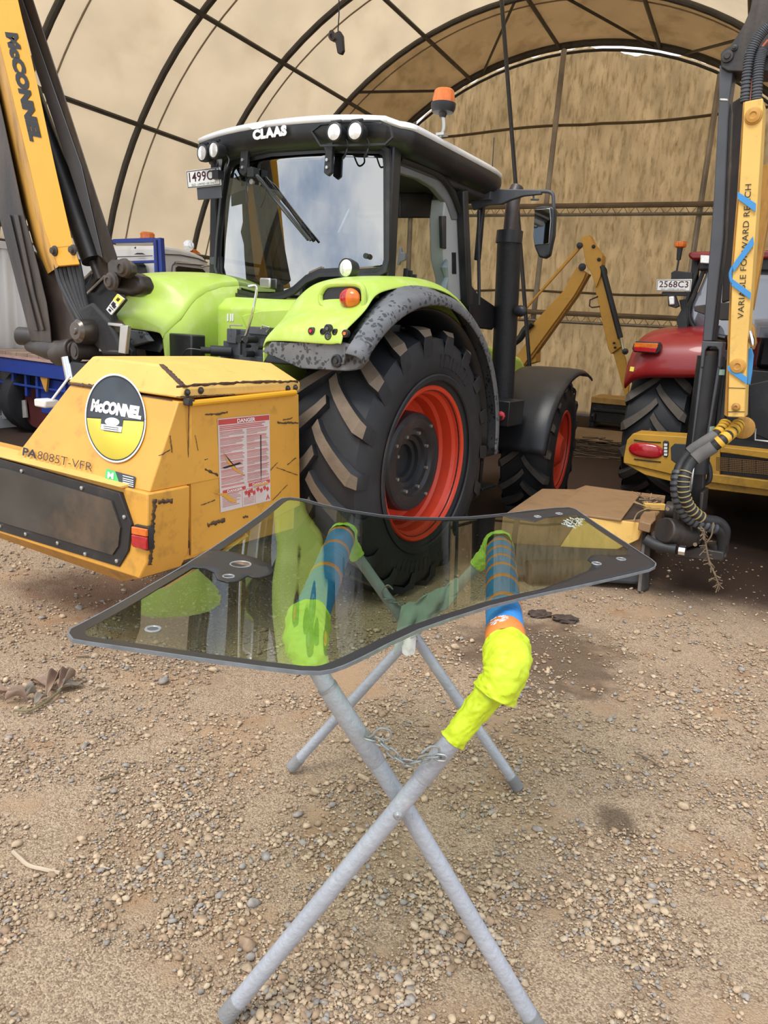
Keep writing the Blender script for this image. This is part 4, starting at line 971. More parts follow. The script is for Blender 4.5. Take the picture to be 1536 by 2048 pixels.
# warning notice
PT = [(435, 838), (539, 828), (541, 1001), (441, 1025)]
N_ = [np.array(H(u, v, 0, XS+.0012)) for u, v in PT]
def NP(a, b, l=0.): 
    t = N_[0]+(N_[1]-N_[0])*a; bo = N_[3]+(N_[2]-N_[3])*a; q = t+(bo-t)*b; return (q[0]+l, q[1], q[2])
def npoly(name, pts, mt, par, l=.0006): return MB().prism([NP(a, b, l) for a, b in pts], (.0005, 0, 0)).build(name, mt, par)
PAPER = mat('faded_notice_paper', (.66, .58, .55), .6, var=.08, dirt=(.62, .42, .36), dscale=14, damt=.35)
RINK = mat('faded_red_print', (.56, .07, .06), .6); RINK2 = mat('pale_red_print', (.50, .20, .17), .6)
nt_ = npoly('warning_notice', [(0, 0), (1, 0), (1, 1), (0, 1)], PAPER, sp_, 0)
npoly('notice_header', [(.01, .01), (.99, .01), (.99, .065), (.01, .065)], RINK, nt_)
lettering('notice_heading', 'DANGER', [NP(.35, .06, .002), NP(.70, .06, .002), NP(.35, .018, .002)], INKW, nt_, bold=.03)
r_ = random.Random(3); m = MB(); m2 = MB()
def ln(mm, a0, a1, b, h=.006): mm.prism([NP(a0, b, .0007), NP(a1, b, .0007), NP(a1, b+h, .0007), NP(a0, b+h, .0007)], (.0004, 0, 0))
b = .078
for i in range(3): ln(m, .03, .95-.2*r_.random(), b, .009); b += .018
yb = b
for c0, c1 in ((.03, .49), (.53, .98)):
    b = yb+.005; k = 0
    while b < .735:
        k += 1
        ln(m if k % 6 in (0, 1) else m2, c0, c1-(.35 if k % 6 == 5 else .06)*r_.random(), b, .0062); b += .0125 if k % 6 != 5 else .022
m.build('notice_bold_print', RINK, nt_); m2.build('notice_small_print', RINK2, nt_)
npoly('notice_header', [(.05, .765), (.49, .765), (.49, .80), (.05, .80)], RINK, nt_); npoly('notice_header', [(.55, .745), (.99, .745), (.99, .785), (.55, .785)], RINK, nt_)
lettering('notice_heading', 'DANGER', [NP(.13, .797, .002), NP(.42, .797, .002), NP(.13, .77, .002)], INKW, nt_, bold=.03)
lettering('notice_heading', 'DANGER', [NP(.62, .78, .002), NP(.92, .78, .002), NP(.62, .752, .002)], INKW, nt_, bold=.03)
m = MB(); m2 = MB()
for k in range(9): ln(m2, .04, .40-.1*r_.random(), .815+k*.016, .007)
for k in range(5): ln(m2, .45, .66, .90+k*.017, .006)
for a, b_ in ((.46, .83), (.52, .86), (.57, .82), (.70, .82), (.77, .84), (.84, .82), (.90, .84), (.62, .85), (.52, .83)):
    m.prism([NP(a, b_, .0008), NP(a+.05, b_-.015, .0008), NP(a+.07, b_+.02, .0008), NP(a+.03, b_+.045, .0008), NP(a+.01, b_+.02, .0008)], (.0004, 0, 0))
m.prism([NP(.90, .98, .0008), NP(.94, .91, .0008), NP(.985, .975, .0008), NP(.96, .978, .0008), NP(.94, .95, .0008), NP(.925, .98, .0008)], (.0004, 0, 0))
m.build('notice_pictogram', RINK, nt_); m2.build('notice_small_print', RINK2, nt_)
m = MB()
for a, b_, c, d in ((.42, .82, .42, .99), (.68, .80, .68, .98), (.04, .81, .98, .795)): m.prism([NP(a, b_, .0008), NP(c+.005, d, .0008), NP(c, d+.004, .0008), NP(a-.004, b_+.004, .0008)], (.0003, 0, 0))
m.build('notice_rule', RINK, nt_)
def gouge(pts, mt, l=.0022): npoly('notice_tear', pts, mt, nt_, l)
gouge([(.07, .34), (.13, .42), (.20, .47), (.33, .56), (.50, .66), (.38, .61), (.26, .56), (.15, .47)], YEL)
gouge([(.12, .80), (.2, .86), (.30, .91), (.28, .93), (.17, .90), (.06, .83), (-.15, .75), (.0, .79)], YEL)
gouge([(.09, .36), (.2, .45), (.33, .56), (.2, .47)], INK, .003); gouge([(.05, .515), (.38, .49), (.42, .505), (.1, .53)], INK, .003)
gouge([(.80, .22), (.815, .22), (.81, .62), (.80, .78), (.795, .5)], INK, .003); gouge([(.62, .77), (.95, .765), (.93, .795), (.65, .79)], YEL, .003)
# ---- arms
YA = -1.2
def ext(a, b, t): return (b[0]+(b[0]-a[0])*t, b[1]+(b[1]-a[1])*t)
m = MB(); f1 = hits(T, [(-72, -560), (36-.225*560, -560), (36, 0), (73, 160), (109, 328), (146, 489), (160, 529), (117, 533), (106, 508), (88, 456), (55, 317), (0, 91), (-165, -560)], 1, YA)
f1 = hits(T, [(-160, -560), (-90, -560), (36, 0), (73, 160), (109, 328), (146, 489), (160, 529), (117, 533), (106, 508), (88, 456), (55, 317), (0, 91)], 1, YA)
m.prism(f1, (-.16, .11, 0)); ya = m.build('main_boom', YELB, mw, .006)
sd_px = [(-160, -560), (0, 91), (55, 317), (88, 456), (106, 508), (117, 533), (94, 549), (67, 489), (36, 379), (0, 248), (-215, -560)]
sd_ = [H(u, v, 1, YA-.001 if i < 6 else YA+.13) for i, (u, v) in enumerate(sd_px)]
MB().prism(sd_, (-.03, .02, 0)).build('boom_side', mat('scuffed_yellow_side', (.62, .33, .06), .5, var=.2, vs=4, dirt=(.13, .07, .03), dscale=5, damt=.6, streak=(1, 1, .3)), ya)
for u, v in ((110, 502), (147, 500)):
    q = Vector(H(u, v, 1, YA)); MB().lathe(q, (0, -1, 0), [(0, .035), (.008, .033), (.012, .022), (.028, .02), (.03, .001)], 14).build('boom_bolt', BLKR, ya)
chips('boom_seam', [(103, 496), (130, 493), (150, 491)], T, 1, YA-.002, .0015, ya, INK, jag=.1, th=-.001)
p = hits(T, [(12, 64), (79, 281), (79, 281)], 1, YA-.001)
b0 = Vector(H(9, 62, 1, YA-.001)); b1 = Vector(H(61, 280, 1, YA-.001)); t0 = Vector(H(35, 66, 1, YA-.001))
me_a = Vector(H(5, 66, 1, YA)); 
lettering('boom_lettering', 'McCONNEL', [H(10, 64, 1, YA-.001), H(60, 282, 1, YA-.001), H(36, 67, 1, YA-.001)], INK, ya, bold=.08, shear=.0, space=1.05, lift=.003)
# black dipper beam
bl = hits(T, [(-96, -560), (36, 0), (68, 125), (92, 195), (160, 400), (196, 510), (216, 530), (236, 518), (197, 400), (129, 190), (67, 0), (-70, -560)], 1, -1.02)
MB().prism(bl, (-.10, .07, 0)).build('dipper_beam', BLKR, mw, .01)
cr = hits(T, [(-96, -560), (36, 0), (68, 125), (92, 195), (160, 400), (196, 510), (206, 516), (164, 332), (115, 195), (46, 0), (-84, -560)], 1, -1.025)
MB().prism(cr, (0, -.006, 0)).build('dipper_face', GRYP, mw, .006)
# rams, left column, plates
MB().tube([H(60, 180, 1, -.98), H(185, 522, 1, -.98)], .072, 20).build('lift_ram', BLK, mw)
MB().tube([H(186, 524, 1, -.98), H(200, 560, 1, -.98)], .028, 14).build('ram_rod', BLKR, mw)
col = hits(T, [(-150, -200), (-60, 120), (0, 438), (10, 480), (39, 592), (59, 668), (62, 684), (104, 688), (101, 655), (94, 606), (76, 531), (47, 425), (10, 250), (-90, -200)], 1, -1.16)
cl = MB().prism(col, (-.15, .1, 0)).build('pivot_column', BLKR, mw, .012)
for pts in ([(14, 430), (52, 592), (72, 662), (78, 662), (60, 592), (22, 430)], [(30, 430), (66, 592), (86, 662), (90, 660), (72, 592), (38, 430)]):
    MB().prism(hits(T, pts, 1, -1.165), (0, -.012, 0)).build('column_rib', BLKR, cl, .003)
MB().prism(hits(T, [(60, 500), (118, 540), (130, 600), (150, 640), (158, 690), (100, 700), (80, 640), (66, 560)], 1, -1.08), (0, .05, 0)).build('pivot_plate', mat('brown_black_steel', (.05, .035, .028), .45, var=.4, dirt=(.13, .08, .05), dscale=3, damt=.5), mw, .02)
MB().prism([H(u, v, 1, -1.1) for u, v in [(0, 330), (12, 330), (30, 420), (26, 445), (8, 425), (-20, 380)]], (0, .1, 0)).build('ram_knuckle', BLKR, mw, .012)
piv = MB(); q = Vector(H(50, 672, 1, -1.1)); piv.cyl(q+Vector((0, -.05, 0)), q+Vector((.35, .12, 0)), .065, 24); pv = piv.build('pivot_tube', BLKR, mw, .01)
MB().lathe(Vector(H(147, 662, 1, -1.32)), (0, 1, 0), [(0, .001), (0, .02), (.01, .022), (.01, .055), (.03, .075), (.08, .082), (.35, .082)], 28).build('pivot_pin', mat('oily_steel', (.10, .085, .075), .28, metal=.7, var=.4), mw, .003)
MB().lathe(Vector(H(147, 702, 1, -1.27)), (.15, 1, 0), [(0, .001), (0, .035), (.006, .036), (.006, .055), (.3, .06)], 24).build('pivot_pin', BLKR, mw)
m = MB(); m.tube([H(60, 690, 1, -1.1), H(100, 700, 1, -1.12), H(150, 700, 1, -1.1)], [.05, .07, .06], 16); m.tube([H(115, 708, 1, -1.1), H(150, 700, 1, -1.1)], .085, 18); m.build('slew_bracket', BLKR, mw, .01)
m = MB(); m.box((-.85, -1.25, 1.0), (-.35, -.95, 1.42)); m.box((-.9, -1.3, .45), (.2, -.9, .62)); m.box((-.62, -1.2, .5), (-.42, -1.0, 1.3)); m.build('mounting_frame', BLK, mw, .01)
MB().tube([H(133, 714, 1, -1.25), H(142, 760, 1, -1.25)], .035, 16).build('slew_ram_rod', CHR, mw)
MB().tube([H(140, 752, 1, -1.4), H(100, 805, 1, -1.5)], .008, 8).build('marker_arm', INKW, mw)
MB().box(np.array(H(93, 806, 1, -1.5))-np.array([.06, .05, .025]), np.array(H(93, 806, 1, -1.5))+np.array([.06, .05, .025])).build('marker_block', WHT, mw, .01)
# hoses over the pivot
for i in range(6):
    o1 = i*8.5
    MB().tube(smoothpath(hits(T, [(112+o1, 520), (120+o1*1.0, 560), (138+o1*.75, 600), (160+o1*.5, 640), (185+o1*.3, 676), (215+o1*.2, 706)], 1, -1.15+.01*(i % 3)), 5), .021, 10).build('hydraulic_hose', HOSE, mw)
MB().prism(hits(T, [(156, 618), (182, 604), (215, 640), (240, 690), (248, 712), (205, 712), (180, 680)], 1, -1.19), (0, .04, 0)).build('hose_sleeve', mat('black_sleeve', (.02, .02, .022), .7, var=.4, bump=.6, bscale=14), mw, .02, segs=3)
MB().prism(hits(T, [(150, 560), (196, 540), (228, 575), (245, 600), (222, 628), (232, 660), (262, 700), (262, 716), (170, 716), (140, 650)], 1, -.95), (0, .05, 0)).build('rear_plate', PLAS, mw, .008)
for pts in ([(163, 563), (185, 541)], [(174, 587), (210, 552)], [(138, 650), (160, 632)]):
    MB().tube(hits(T, pts, 1, -1.0), .008, 8).build('stay_rod', SILV, mw)
m = MB(); m.prism(hits(T, [(196, 505), (215, 515), (225, 530), (215, 560), (195, 560), (178, 585), (165, 580), (180, 555)], 1, -.98), (0, .06, 0)); m.build('hose_clamp_plate', BLKR, mw, .01)
# elbow link with two pins
lk = MB().prism(hits(T, [(214, 526), (222, 518), (250, 520), (262, 530), (263, 545), (250, 556), (232, 552), (225, 574), (212, 575), (208, 568), (216, 548)], 1, -1.12), (0, .05, 0)).build('elbow_link', mat('oily_dark_link', (.09, .08, .068), .35, metal=.5, var=.4), mw, .008)
for u, v in ((250, 536), (225, 563)):
    MB().lathe(Vector(H(u, v, 1, -1.13)), (0, -1, 0), [(0, .06), (.02, .055), (.025, .04), (.04, .036), (.042, .022), (.034, .02), (.034, .001)], 22).build('elbow_pin', BLKR, lk)
ql = [H(u, v, 1, -1.06) for u, v in [(210, 575), (228, 552), (262, 545), (275, 552), (284, 572), (276, 586), (258, 593), (232, 588)]]
MB().prism(ql, (0, .12, 0)).build('elbow_lobe', mat('brown_black_lobe', (.035, .026, .02), .4, var=.4), mw, .03, segs=4)
P = hits(T, [(235, 588), (248, 598), (222, 630), (212, 619)], 1, -1.13)
sk = MB().prism(P, (0, .01, 0)).build('warning_strip', INKW, mw)
def sq(a0, a1, b0, b1, mt, nm):
    tl, trr, br, bl_ = [Vector(p) for p in P]
    def lp(a, b): return tl+(trr-tl)*a+((bl_+(br-bl_)*a)-(tl+(trr-tl)*a))*b+Vector((0, -.002, 0))
    return MB().prism([lp(a0, b0), lp(a1, b0), lp(a1, b1), lp(a0, b1)], (0, -.001, 0)).build(nm, mt, sk)
sq(0, 1, 0, .36, BRK, 'yellow_field'); sq(.3, .7, .10, .28, INK, 'warning_triangle'); sq(.15, .6, .42, .62, INK, 'pictogram'); sq(.4, .85, .50, .66, INK, 'pictogram'); sq(.15, .85, .72, .76, INK, 'pictogram'); sq(.3, .7, .82, .92, INK, 'pictogram')
m = MB(); m.prism(hits(T, [(240, 650), (255, 651), (250, 708), (236, 706)], 1, -1.2), (0, .03, 0)); m.bar(H(218, 648, 1, -1.18), H(246, 651, 1, -1.18), .02, .02); m.bar(H(200, 700, 1, -1.18), H(240, 702, 1, -1.18), .02, .02)
m.build('latch_bracket', SILV, mw, .004)

# ------------------------------------------------------------------ red tractor
R = Frame((3.898, 8.162), 30)
HR = R.hit
rt = thing('tractor', 'dark red tractor at the right edge, half hidden behind its mower mast', 'tractor', R)
for s in (-1, 1):
    c = (s*.85, 0, .88); ty = tyre('rear_tyre', c, s, .905, .50, .32, 18, rt, .045, [RUB, LUGD]); rim(c, s, .50, .32, ty, mat('red_tractor_rim', (.30, .30, .30), .5))
for s in (-1, 1):
    c = (s*.80, 2.7, .66); ty = tyre('front_tyre', c, s, .68, .37, .24, 16, rt, .04, [RUB, LUGD]); rim(c, s, .37, .24, ty, bpy.data.materials['red_tractor_rim'], .12)
m = MB(); m.box((-.4, -.4, .6), (.4, 1.4, 1.3)); m.box((-.35, 1.4, .65), (.35, 3.6, 1.1)); m.box((-.55, -.15, .75), (.55, .15, 1.05)); m.cyl((-.6, 2.7, .66), (.6, 2.7, .66), .1); m.build('chassis', PLAS, rt, .01)
m = MB(); m.prism([(-.38, 1.7, 1.1), (-.38, 3.9, 1.1), (-.38, 4.0, 1.5), (-.34, 1.7, 1.95)], (.76, 0, 0)); m.build('hood', REDC, rt, .05, segs=3)
def rfender(s):
    rows = []
    prof = [(-.93, 1.44), (-.97, 1.46), (-.98, 1.52), (-.95, 1.66), (-.88, 1.78), (-.74, 1.88), (-.5, 1.93), (-.2, 1.95), (.2, 1.93), (.5, 1.82), (.75, 1.6)]
    for y, z in prof:
        rows.append([(s*x, y+dy*(1 if y < 0 else 0), z-dz) for x, dy, dz in ((.42, .02, -.03), (.5, 0, -.02), (.7, 0, .0), (.9, .0, .01), (1.05, .03, .04), (1.15, .08, .10), (1.19, .14, .2), (1.20, .17, .28 if z > 1.7 else .05))])
    f = MB().grid(rows, flip=s > 0).build('fender', REDC, rt, solid=.015, subd=2, smooth=180)
    P = [(s*-1*p[0] if s > 0 else p[0], p[1], p[2]) for p in hits(R, [(1267, 688), (1272, 682), (1318, 684), (1322, 690), (1318, 704), (1312, 708), (1268, 704), (1264, 698)], 1, -1.0)]
    t = MB().prism(P, (0, .08, 0)).build('tail_light_housing', BLK, f, .006)
    for nm, pts, mt in (('orange_lens', [(1270, 685), (1317, 687), (1315, 696), (1268, 694)], ORL), ('red_lens', [(1268, 694), (1315, 696), (1311, 705), (1269, 702)], REDL)):
        Q = [(s*-1*p[0] if s > 0 else p[0], p[1], p[2]) for p in hits(R, pts, 1, -1.006)]; MB().prism(Q, (0, -.012, 0)).build(nm, mt, t, .003)
    if s < 0: MB().prism(hits(R, [(1261, 733), (1269, 734), (1267, 743), (1259, 742)], 1, -.99), (0, -.004, 0)).build('warning_sticker', BRK, f)
    rows = [[(s*.43, y, z+.02), (s*.42, y+.02, z-.5), (s*.42, y+.02, 1.1)] for y, z in prof]
    MB().grid(rows).build('fender_side', PLAS, f, solid=.01)
rfender(-1); rfender(1)
# cab
m = MB()
for a, b in (((-.70, -.25, 1.7), (-.78, -.18, 2.66)), ((.70, -.25, 1.7), (.72, -.25, 2.66)), ((-.75, .9, 1.5), (-.75, .9, 2.66)), ((.75, .9, 1.5), (.75, .9, 2.66))): m.bar(a, b, .07, .09, (0, 1, 0))
m.box((-.75, -.2, 1.35), (.75, 1.5, 1.55)); m.build('cab_frame', PLAS, rt, .01)
LILAC = glassmat('sky_haze_cab_glass', (.25, .27, .30), refl=.22, haze=((.45, .47, .55), .45))  # flat lilac-grey haze stands in for sky reflected in the glass
rg2 = hits(R, [(1424, 520), (1385, 610), (1382, 632), (1390, 650), (1410, 664), (1450, 672), (1536, 676), (1640, 680), (1640, 520)], 1, -.28)
fillpoly('rear_window', rg2, lambda p: tuple(p), LILAC, rt, 2, .006)
MB().tube(smoothpath(hits(R, [(1416, 518), (1400, 560), (1380, 610), (1378, 632), (1386, 652), (1408, 667), (1450, 676)], 1, -.29)), .022, 8).build('window_seal', BLK, rt)
MB().tube(smoothpath(hits(R, [(1404, 520), (1388, 560), (1371, 610), (1369, 640), (1380, 662), (1405, 676)], 1, -.30)), .018, 8).build('outer_seal', PLAS, rt)
m = MB(); P = hits(R, [(1376, 506), (1384, 503), (1536, 500), (1650, 498), (1650, 518), (1536, 517), (1384, 519), (1377, 514)], 1, -.42); m.prism(P, (0, 2.0, .0)); rr = m.build('cab_roof', REDC, rt, .02, segs=3)
m = MB(); m.box((-.72, -.36, 2.52), (.72, 1.4, 2.66)); m.build('roof_lining', BLK, rr, .02)
P = hits(R, [(1401, 510), (1420, 511), (1419, 527), (1400, 526)], 1, -.50); wl_ = MB().prism(P, (0, .06, 0)).build('work_light', LENS, rr, .006)
pl2 = numplate(R, [(1314, 559), (1384, 558), (1381, 583), (1312, 582)], 1, -.62, '2568C3', rt)
m = MB(); m.prism(hits(R, [(1324, 583), (1375, 584), (1374, 592), (1322, 591)], 1, -.6), (0, .03, 0))
m.prism(hits(R, [(1342, 545), (1350, 541), (1385, 545), (1385, 558), (1342, 560)], 1, -.55), (0, .05, 0))
m.prism(hits(R, [(1358, 600), (1372, 598), (1374, 640), (1376, 665), (1358, 662), (1352, 640), (1362, 620)], 1, -.5), (0, .08, 0))
m.build('plate_carrier', BLK, rt, .006)
P = hits(R, [(1337, 593), (1348, 592), (1349, 609), (1338, 610)], 1, -.62); wl_ = MB().prism(P, (0, .07, 0)).build('reversing_lamp', LENS, rt, .01)
MB().prism(hits(R, [(1335, 591), (1350, 590), (1358, 612), (1350, 616), (1336, 612)], 1, -.60), (0, .07, 0)).build('lamp_body', BLK, wl_, .006)
bt = Vector(HR(1361, 490, 1, -.5)); m = MB().tube([HR(1351, 556, 1, -.5), HR(1357, 522, 1, -.5), bt+Vector((0, 0, -.1))], .010, 8); m.tube([HR(1357, 520, 1, -.5), bt+Vector((0, 0, -.03))], [.022, .03], 12); bst = m.build('beacon_stem', BLK, rt)
MB().lathe(bt, (0, 0, 1), [(-.03, .03), (-.02, .055), (.0, .06), (.03, .058), (.035, .04), (.036, .001)], 20).build('beacon_lens', ORL, bst)
m = MB(); m.box((-.1, .6, 1.55), (.4, 1.0, 2.3)); m.build('seat', BLK, rt, .05)

# ------------------------------------------------------------------ mower carried by the red tractor
mb = thing('reach_mower', 'yellow reach mower on the red tractor with its flail head resting on the ground', 'mower', R)
def RP(name, pts, y, th, mt, par=mb, bev=.006): return MB().prism(hits(R, pts, 1, y), (0, th, 0)).build(name, mt, par, bev)
GY = mat('olive_yellow_paint', (.56, .31, .035), .45, var=.1, dirt=(.14, .09, .04), dscale=6, damt=.4)
ch = RP('chassis_beam', [(1247, 916), (1254, 880), (1266, 867), (1375, 874), (1440, 885), (1440, 950), (1400, 958), (1340, 948), (1247, 926)], -1.9, .35, GY)
RP('lower_beam', [(1247, 926), (1340, 948), (1400, 958), (1540, 975), (1660, 990), (1660, 1010), (1540, 993), (1390, 975), (1290, 950)], -1.88, .25, GY, ch)
RP('upper_rail', [(1440, 893), (1457, 895), (1540, 904), (1660, 915), (1660, 930), (1536, 918), (1450, 906), (1440, 905)], -1.9, .2, GY, ch)
RP('lower_rail', [(1400, 955), (1425, 948), (1540, 962), (1660, 975), (1660, 995), (1540, 981), (1400, 962)], -1.92, .2, GY, ch)
RP('backing_plate', [(1395, 895), (1540, 905), (1660, 915), (1660, 985), (1536, 965), (1400, 955)], -1.86, .04, BLK, ch)
gm_ = MB()
for i in range(34):
    u = 1433+i*3.4
    if i % 8 == 7: continue
    gm_.prism(hits(R, [(u, 914+(u-1433)*.085), (u+1, 914+(u-1433)*.085), (u+.6, 941+(u-1433)*.085), (u-.4, 941+(u-1433)*.085)], 1, -1.905), (0, .004, 0))
for j in range(8):
    v = 914+j*3.6; gm_.prism(hits(R, [(1432, v), (1546, v+9.7), (1546, v+10.7), (1432, v+1)], 1, -1.903), (0, .004, 0))
gm_.build('mesh_grille', mat('grille_brass', (.22, .12, .04), .7), ch)
o8 = RP('mounting_plate', [(1349, 887), (1374, 888), (1385, 890), (1385, 932), (1356, 930), (1342, 920), (1341, 895)], -1.905, .02, DGS, ch)
c_ = Vector(HR(1292, 901, 1, -1.9)); m = MB(); rows = []
for i in range(8):
    t = i/7*pi/2; rows.append([(c_.x+.155*cos(t)*(abs(cos(a))**.7)*(1 if cos(a) > 0 else -1), c_.y-.03*sin(t)-.005, c_.z+.068*cos(t)*sin(a)-.0) for a in np.linspace(0, 2*pi, 33)[:-1]])
m.grid(rows, flip=True, closev=True).build('oval_tail_light', REDL, ch)
RP('led_strip_housing', [(1326, 883), (1330, 881), (1336, 882), (1338, 886), (1336, 912), (1333, 915), (1327, 913), (1325, 909)], -1.91, .02, BLK, ch)
m = MB()
for k in range(4): m.prism(hits(R, [(1328.5, 887+k*6.5), (1335, 887.5+k*6.5), (1334.4, 892+k*6.5), (1328, 891.5+k*6.5)], 1, -1.913), (0, -.006, 0))
m.build('led_window', INKW, ch)
for v0, v1 in ((879, 885), (917, 924)): RP('slot', [(1268, v0), (1290, v0+3), (1322, v1-1), (1322, v1+1), (1290, v0+5), (1268, v0+2)], -1.903, -.004, INK, ch, 0)
# mast
YM, YB_ = -3.45, -3.40
ms = RP('mast_beam', [(1439, 130), (1467, 140), (1459, 200), (1456, 240), (1446, 478), (1424, 682), (1405, 682), (1427, 400), (1437, 219)], YM, .15, GRYP)
RP('mast_edge', [(1459, 200), (1463, 222), (1451, 478), (1430, 682), (1424, 682), (1446, 478), (1456, 240)], YM+.03, .10, BLK, ms)
RP('mast_clamp', [(1439, 196), (1457, 197), (1457, 203), (1439, 202)], YM-.004, .02, SILV, ms)
RP('inner_bar', [(1464, 205), (1487, 190), (1484, 260), (1460, 600), (1443, 605), (1462, 330)], YM+.35, .08, BLKR)
RP('fork_bracket', [(1404, 682), (1447, 684), (1445, 694), (1441, 735), (1435, 735), (1437, 700), (1432, 694), (1416, 693), (1411, 700), (1407, 735), (1400, 735)], YM-.01, .16, GRYP)
for pts in ([(1401, 725), (1408, 725), (1381, 950), (1375, 950)], [(1436, 725), (1442, 725), (1412, 905), (1407, 905)]): RP('guide_rail', pts, YM, .05, GRYP)
rm = MB().tube([HR(1421, 712, 1, YM+.08), HR(1390, 945, 1, YM+.08)], .085, 20).build('lift_ram', BLK, mb)
MB().tube([HR(1422, 700, 1, YM+.06), HR(1419, 722, 1, YM+.07)], .06, 16).build('ram_eye', BLKR, rm)
m = MB()
for pts in ([(1449, 715), (1440, 800), (1432, 880)], [(1456, 720), (1447, 800), (1440, 860)]): m.tube(hits(R, pts, 1, YM+.15), .022, 10)
m.build('side_hose', HOSE, mb)
for u, v in ((1443, 744), (1423, 858)): MB().cyl(HR(u, v-5, 1, YM+.02), HR(u-1, v+6, 1, YM+.02), .022, 10).build('hose_joint', mat('pale_green_fitting', (.28, .42, .34), .5), mb)
low = RP('dipper_foot', [(1380, 930), (1408, 935), (1404, 1030), (1392, 1085), (1372, 1085), (1366, 1030)], YM+.05, .12, BLKR)
RP('chrome_rod', [(1385, 933), (1389, 934), (1382, 985), (1376, 984), (1377, 975)], YM-.01, .04, mat('white_chrome', (.75, .78, .8), .15, metal=.7, var=0), low, .01)
m = MB()
for pts in ([(1349, 982), (1355, 984), (1353, 1050), (1345, 1048)], [(1400, 985), (1407, 986), (1403, 1030), (1397, 1030)], [(1352, 1020), (1360, 1020), (1358, 1075), (1350, 1075)], [(1380, 1040), (1386, 1040), (1384, 1078), (1377, 1078)]): m.prism(hits(R, pts, 1, -3.6), (0, .25, 0))
m.build('head_link', BLKR, mb, .006)
m = MB(); m.tube([HR(1328, 1060, 1, -3.7), HR(1378, 1070, 1, -3.5)], .09, 16); m.prism(hits(R, [(1335, 1050), (1400, 1060), (1400, 1090), (1340, 1085)], 1, -3.5), (0, .35, 0)); m.build('head_pivot', BLKR, mb, .01)
m = MB(); m.prism(hits(R, [(1345, 1108), (1395, 1095), (1447, 1105), (1446, 1122), (1390, 1118), (1350, 1115)], 1, -3.5), (0, .3, 0)); m.cyl(HR(1432, 1085, 1, -3.4), HR(1436, 1115, 1, -3.4), .06, 14); m.build('motor_mount', BLKR, mb, .008)
# main arm and its lettering
am = RP('main_arm', [(1489, 203), (1526, 196), (1524, 260), (1515, 400), (1502, 590), (1494, 700), (1489, 835), (1455, 834), (1459, 690), (1464, 560), (1478, 390)], -3.7, .2, YELP)
RP('arm_side', [(1455, 834), (1448, 830), (1455, 690), (1460, 560), (1474, 390), (1486, 205), (1489, 203), (1478, 390), (1464, 560), (1459, 690)], -3.62, .12, YELD, am)
for u, v, r_ in ((1507, 232, .042), (1475, 733, .042), (1472, 814, .022)):
    q = Vector(HR(u, v, 1, -3.7)); MB().lathe(q, (0, -1, 0), [(0, r_*1.2), (.01, r_*1.15), (.012, r_), (.02, r_*.95), (.024, r_*.5), (.018, r_*.35), (.018, .001)], 20).build('arm_boss', YELD, am)
RP('arm_seam', [(1457, 775), (1491, 776), (1491, 777), (1457, 776)], -3.702, -.002, INK, am, 0)
RP('arm_seam', [(1456, 823), (1490, 823), (1490, 824), (1456, 824)], -3.702, -.002, INK, am, 0)
lettering('arm_lettering', 'VARIABLE FORWARD REACH', [HR(1487, 637, 1, -3.702), HR(1503, 368, 1, -3.702), HR(1475, 637, 1, -3.702)], INK, am, bold=.0, space=1.05, lift=.003)
BAND = mat('blue_ratchet_webbing', (.055, .28, .62), .6, var=.1, bump=.2, bscale=200)
st_ = tagit(bpy.data.objects.new('ratchet_strap', None), 'blue ratchet strap wound around the lettered yellow arm', 'strap'); COL.objects.link(st_); st_.location = Vector(R.w((0, 0, 0))); st_.rotation_euler = (0, 0, ang(30))
for i, pts in enumerate(([(1475, 383), (1512, 407), (1511, 424), (1475, 398)], [(1506, 472), (1508, 489), (1467, 545), (1465, 530)], [(1465, 558), (1502, 585), (1501, 599), (1463, 571)], [(1455, 730), (1494, 754), (1494, 769), (1456, 742)])):
    MB().prism(hits(R, pts, 1, -3.715), (0, .004, 0)).build('strap_wrap', BAND, st_, .001)
MB().prism(hits(R, [(1496, 697), (1503, 696), (1507, 710), (1504, 745), (1500, 770), (1494, 768), (1495, 740)], 1, -3.62), (0, .03, 0)).build('loose_strap_end', BAND, st_, .004)
MB().tube(smoothpath(hits(R, [(1466, 533), (1461, 545), (1461, 556), (1464, 566)], 1, -3.70)), .01, 6).build('strap_loop', BAND, st_)
MB().tube(hits(R, [(1499, 662), (1503, 680), (1505, 692)], 1, -3.68), [.012, .02, .012], 8).build('strap_hook', CHR, st_)
RP('second_arm', [(1522, 330), (1560, 325), (1536, 440), (1519, 540), (1505, 620), (1501, 610), (1508, 520), (1517, 400)], -3.2, .12, YELD)
RP('second_arm_tip', [(1500, 640), (1508, 655), (1512, 685), (1506, 700), (1498, 690)], -3.3, .1, YELD)
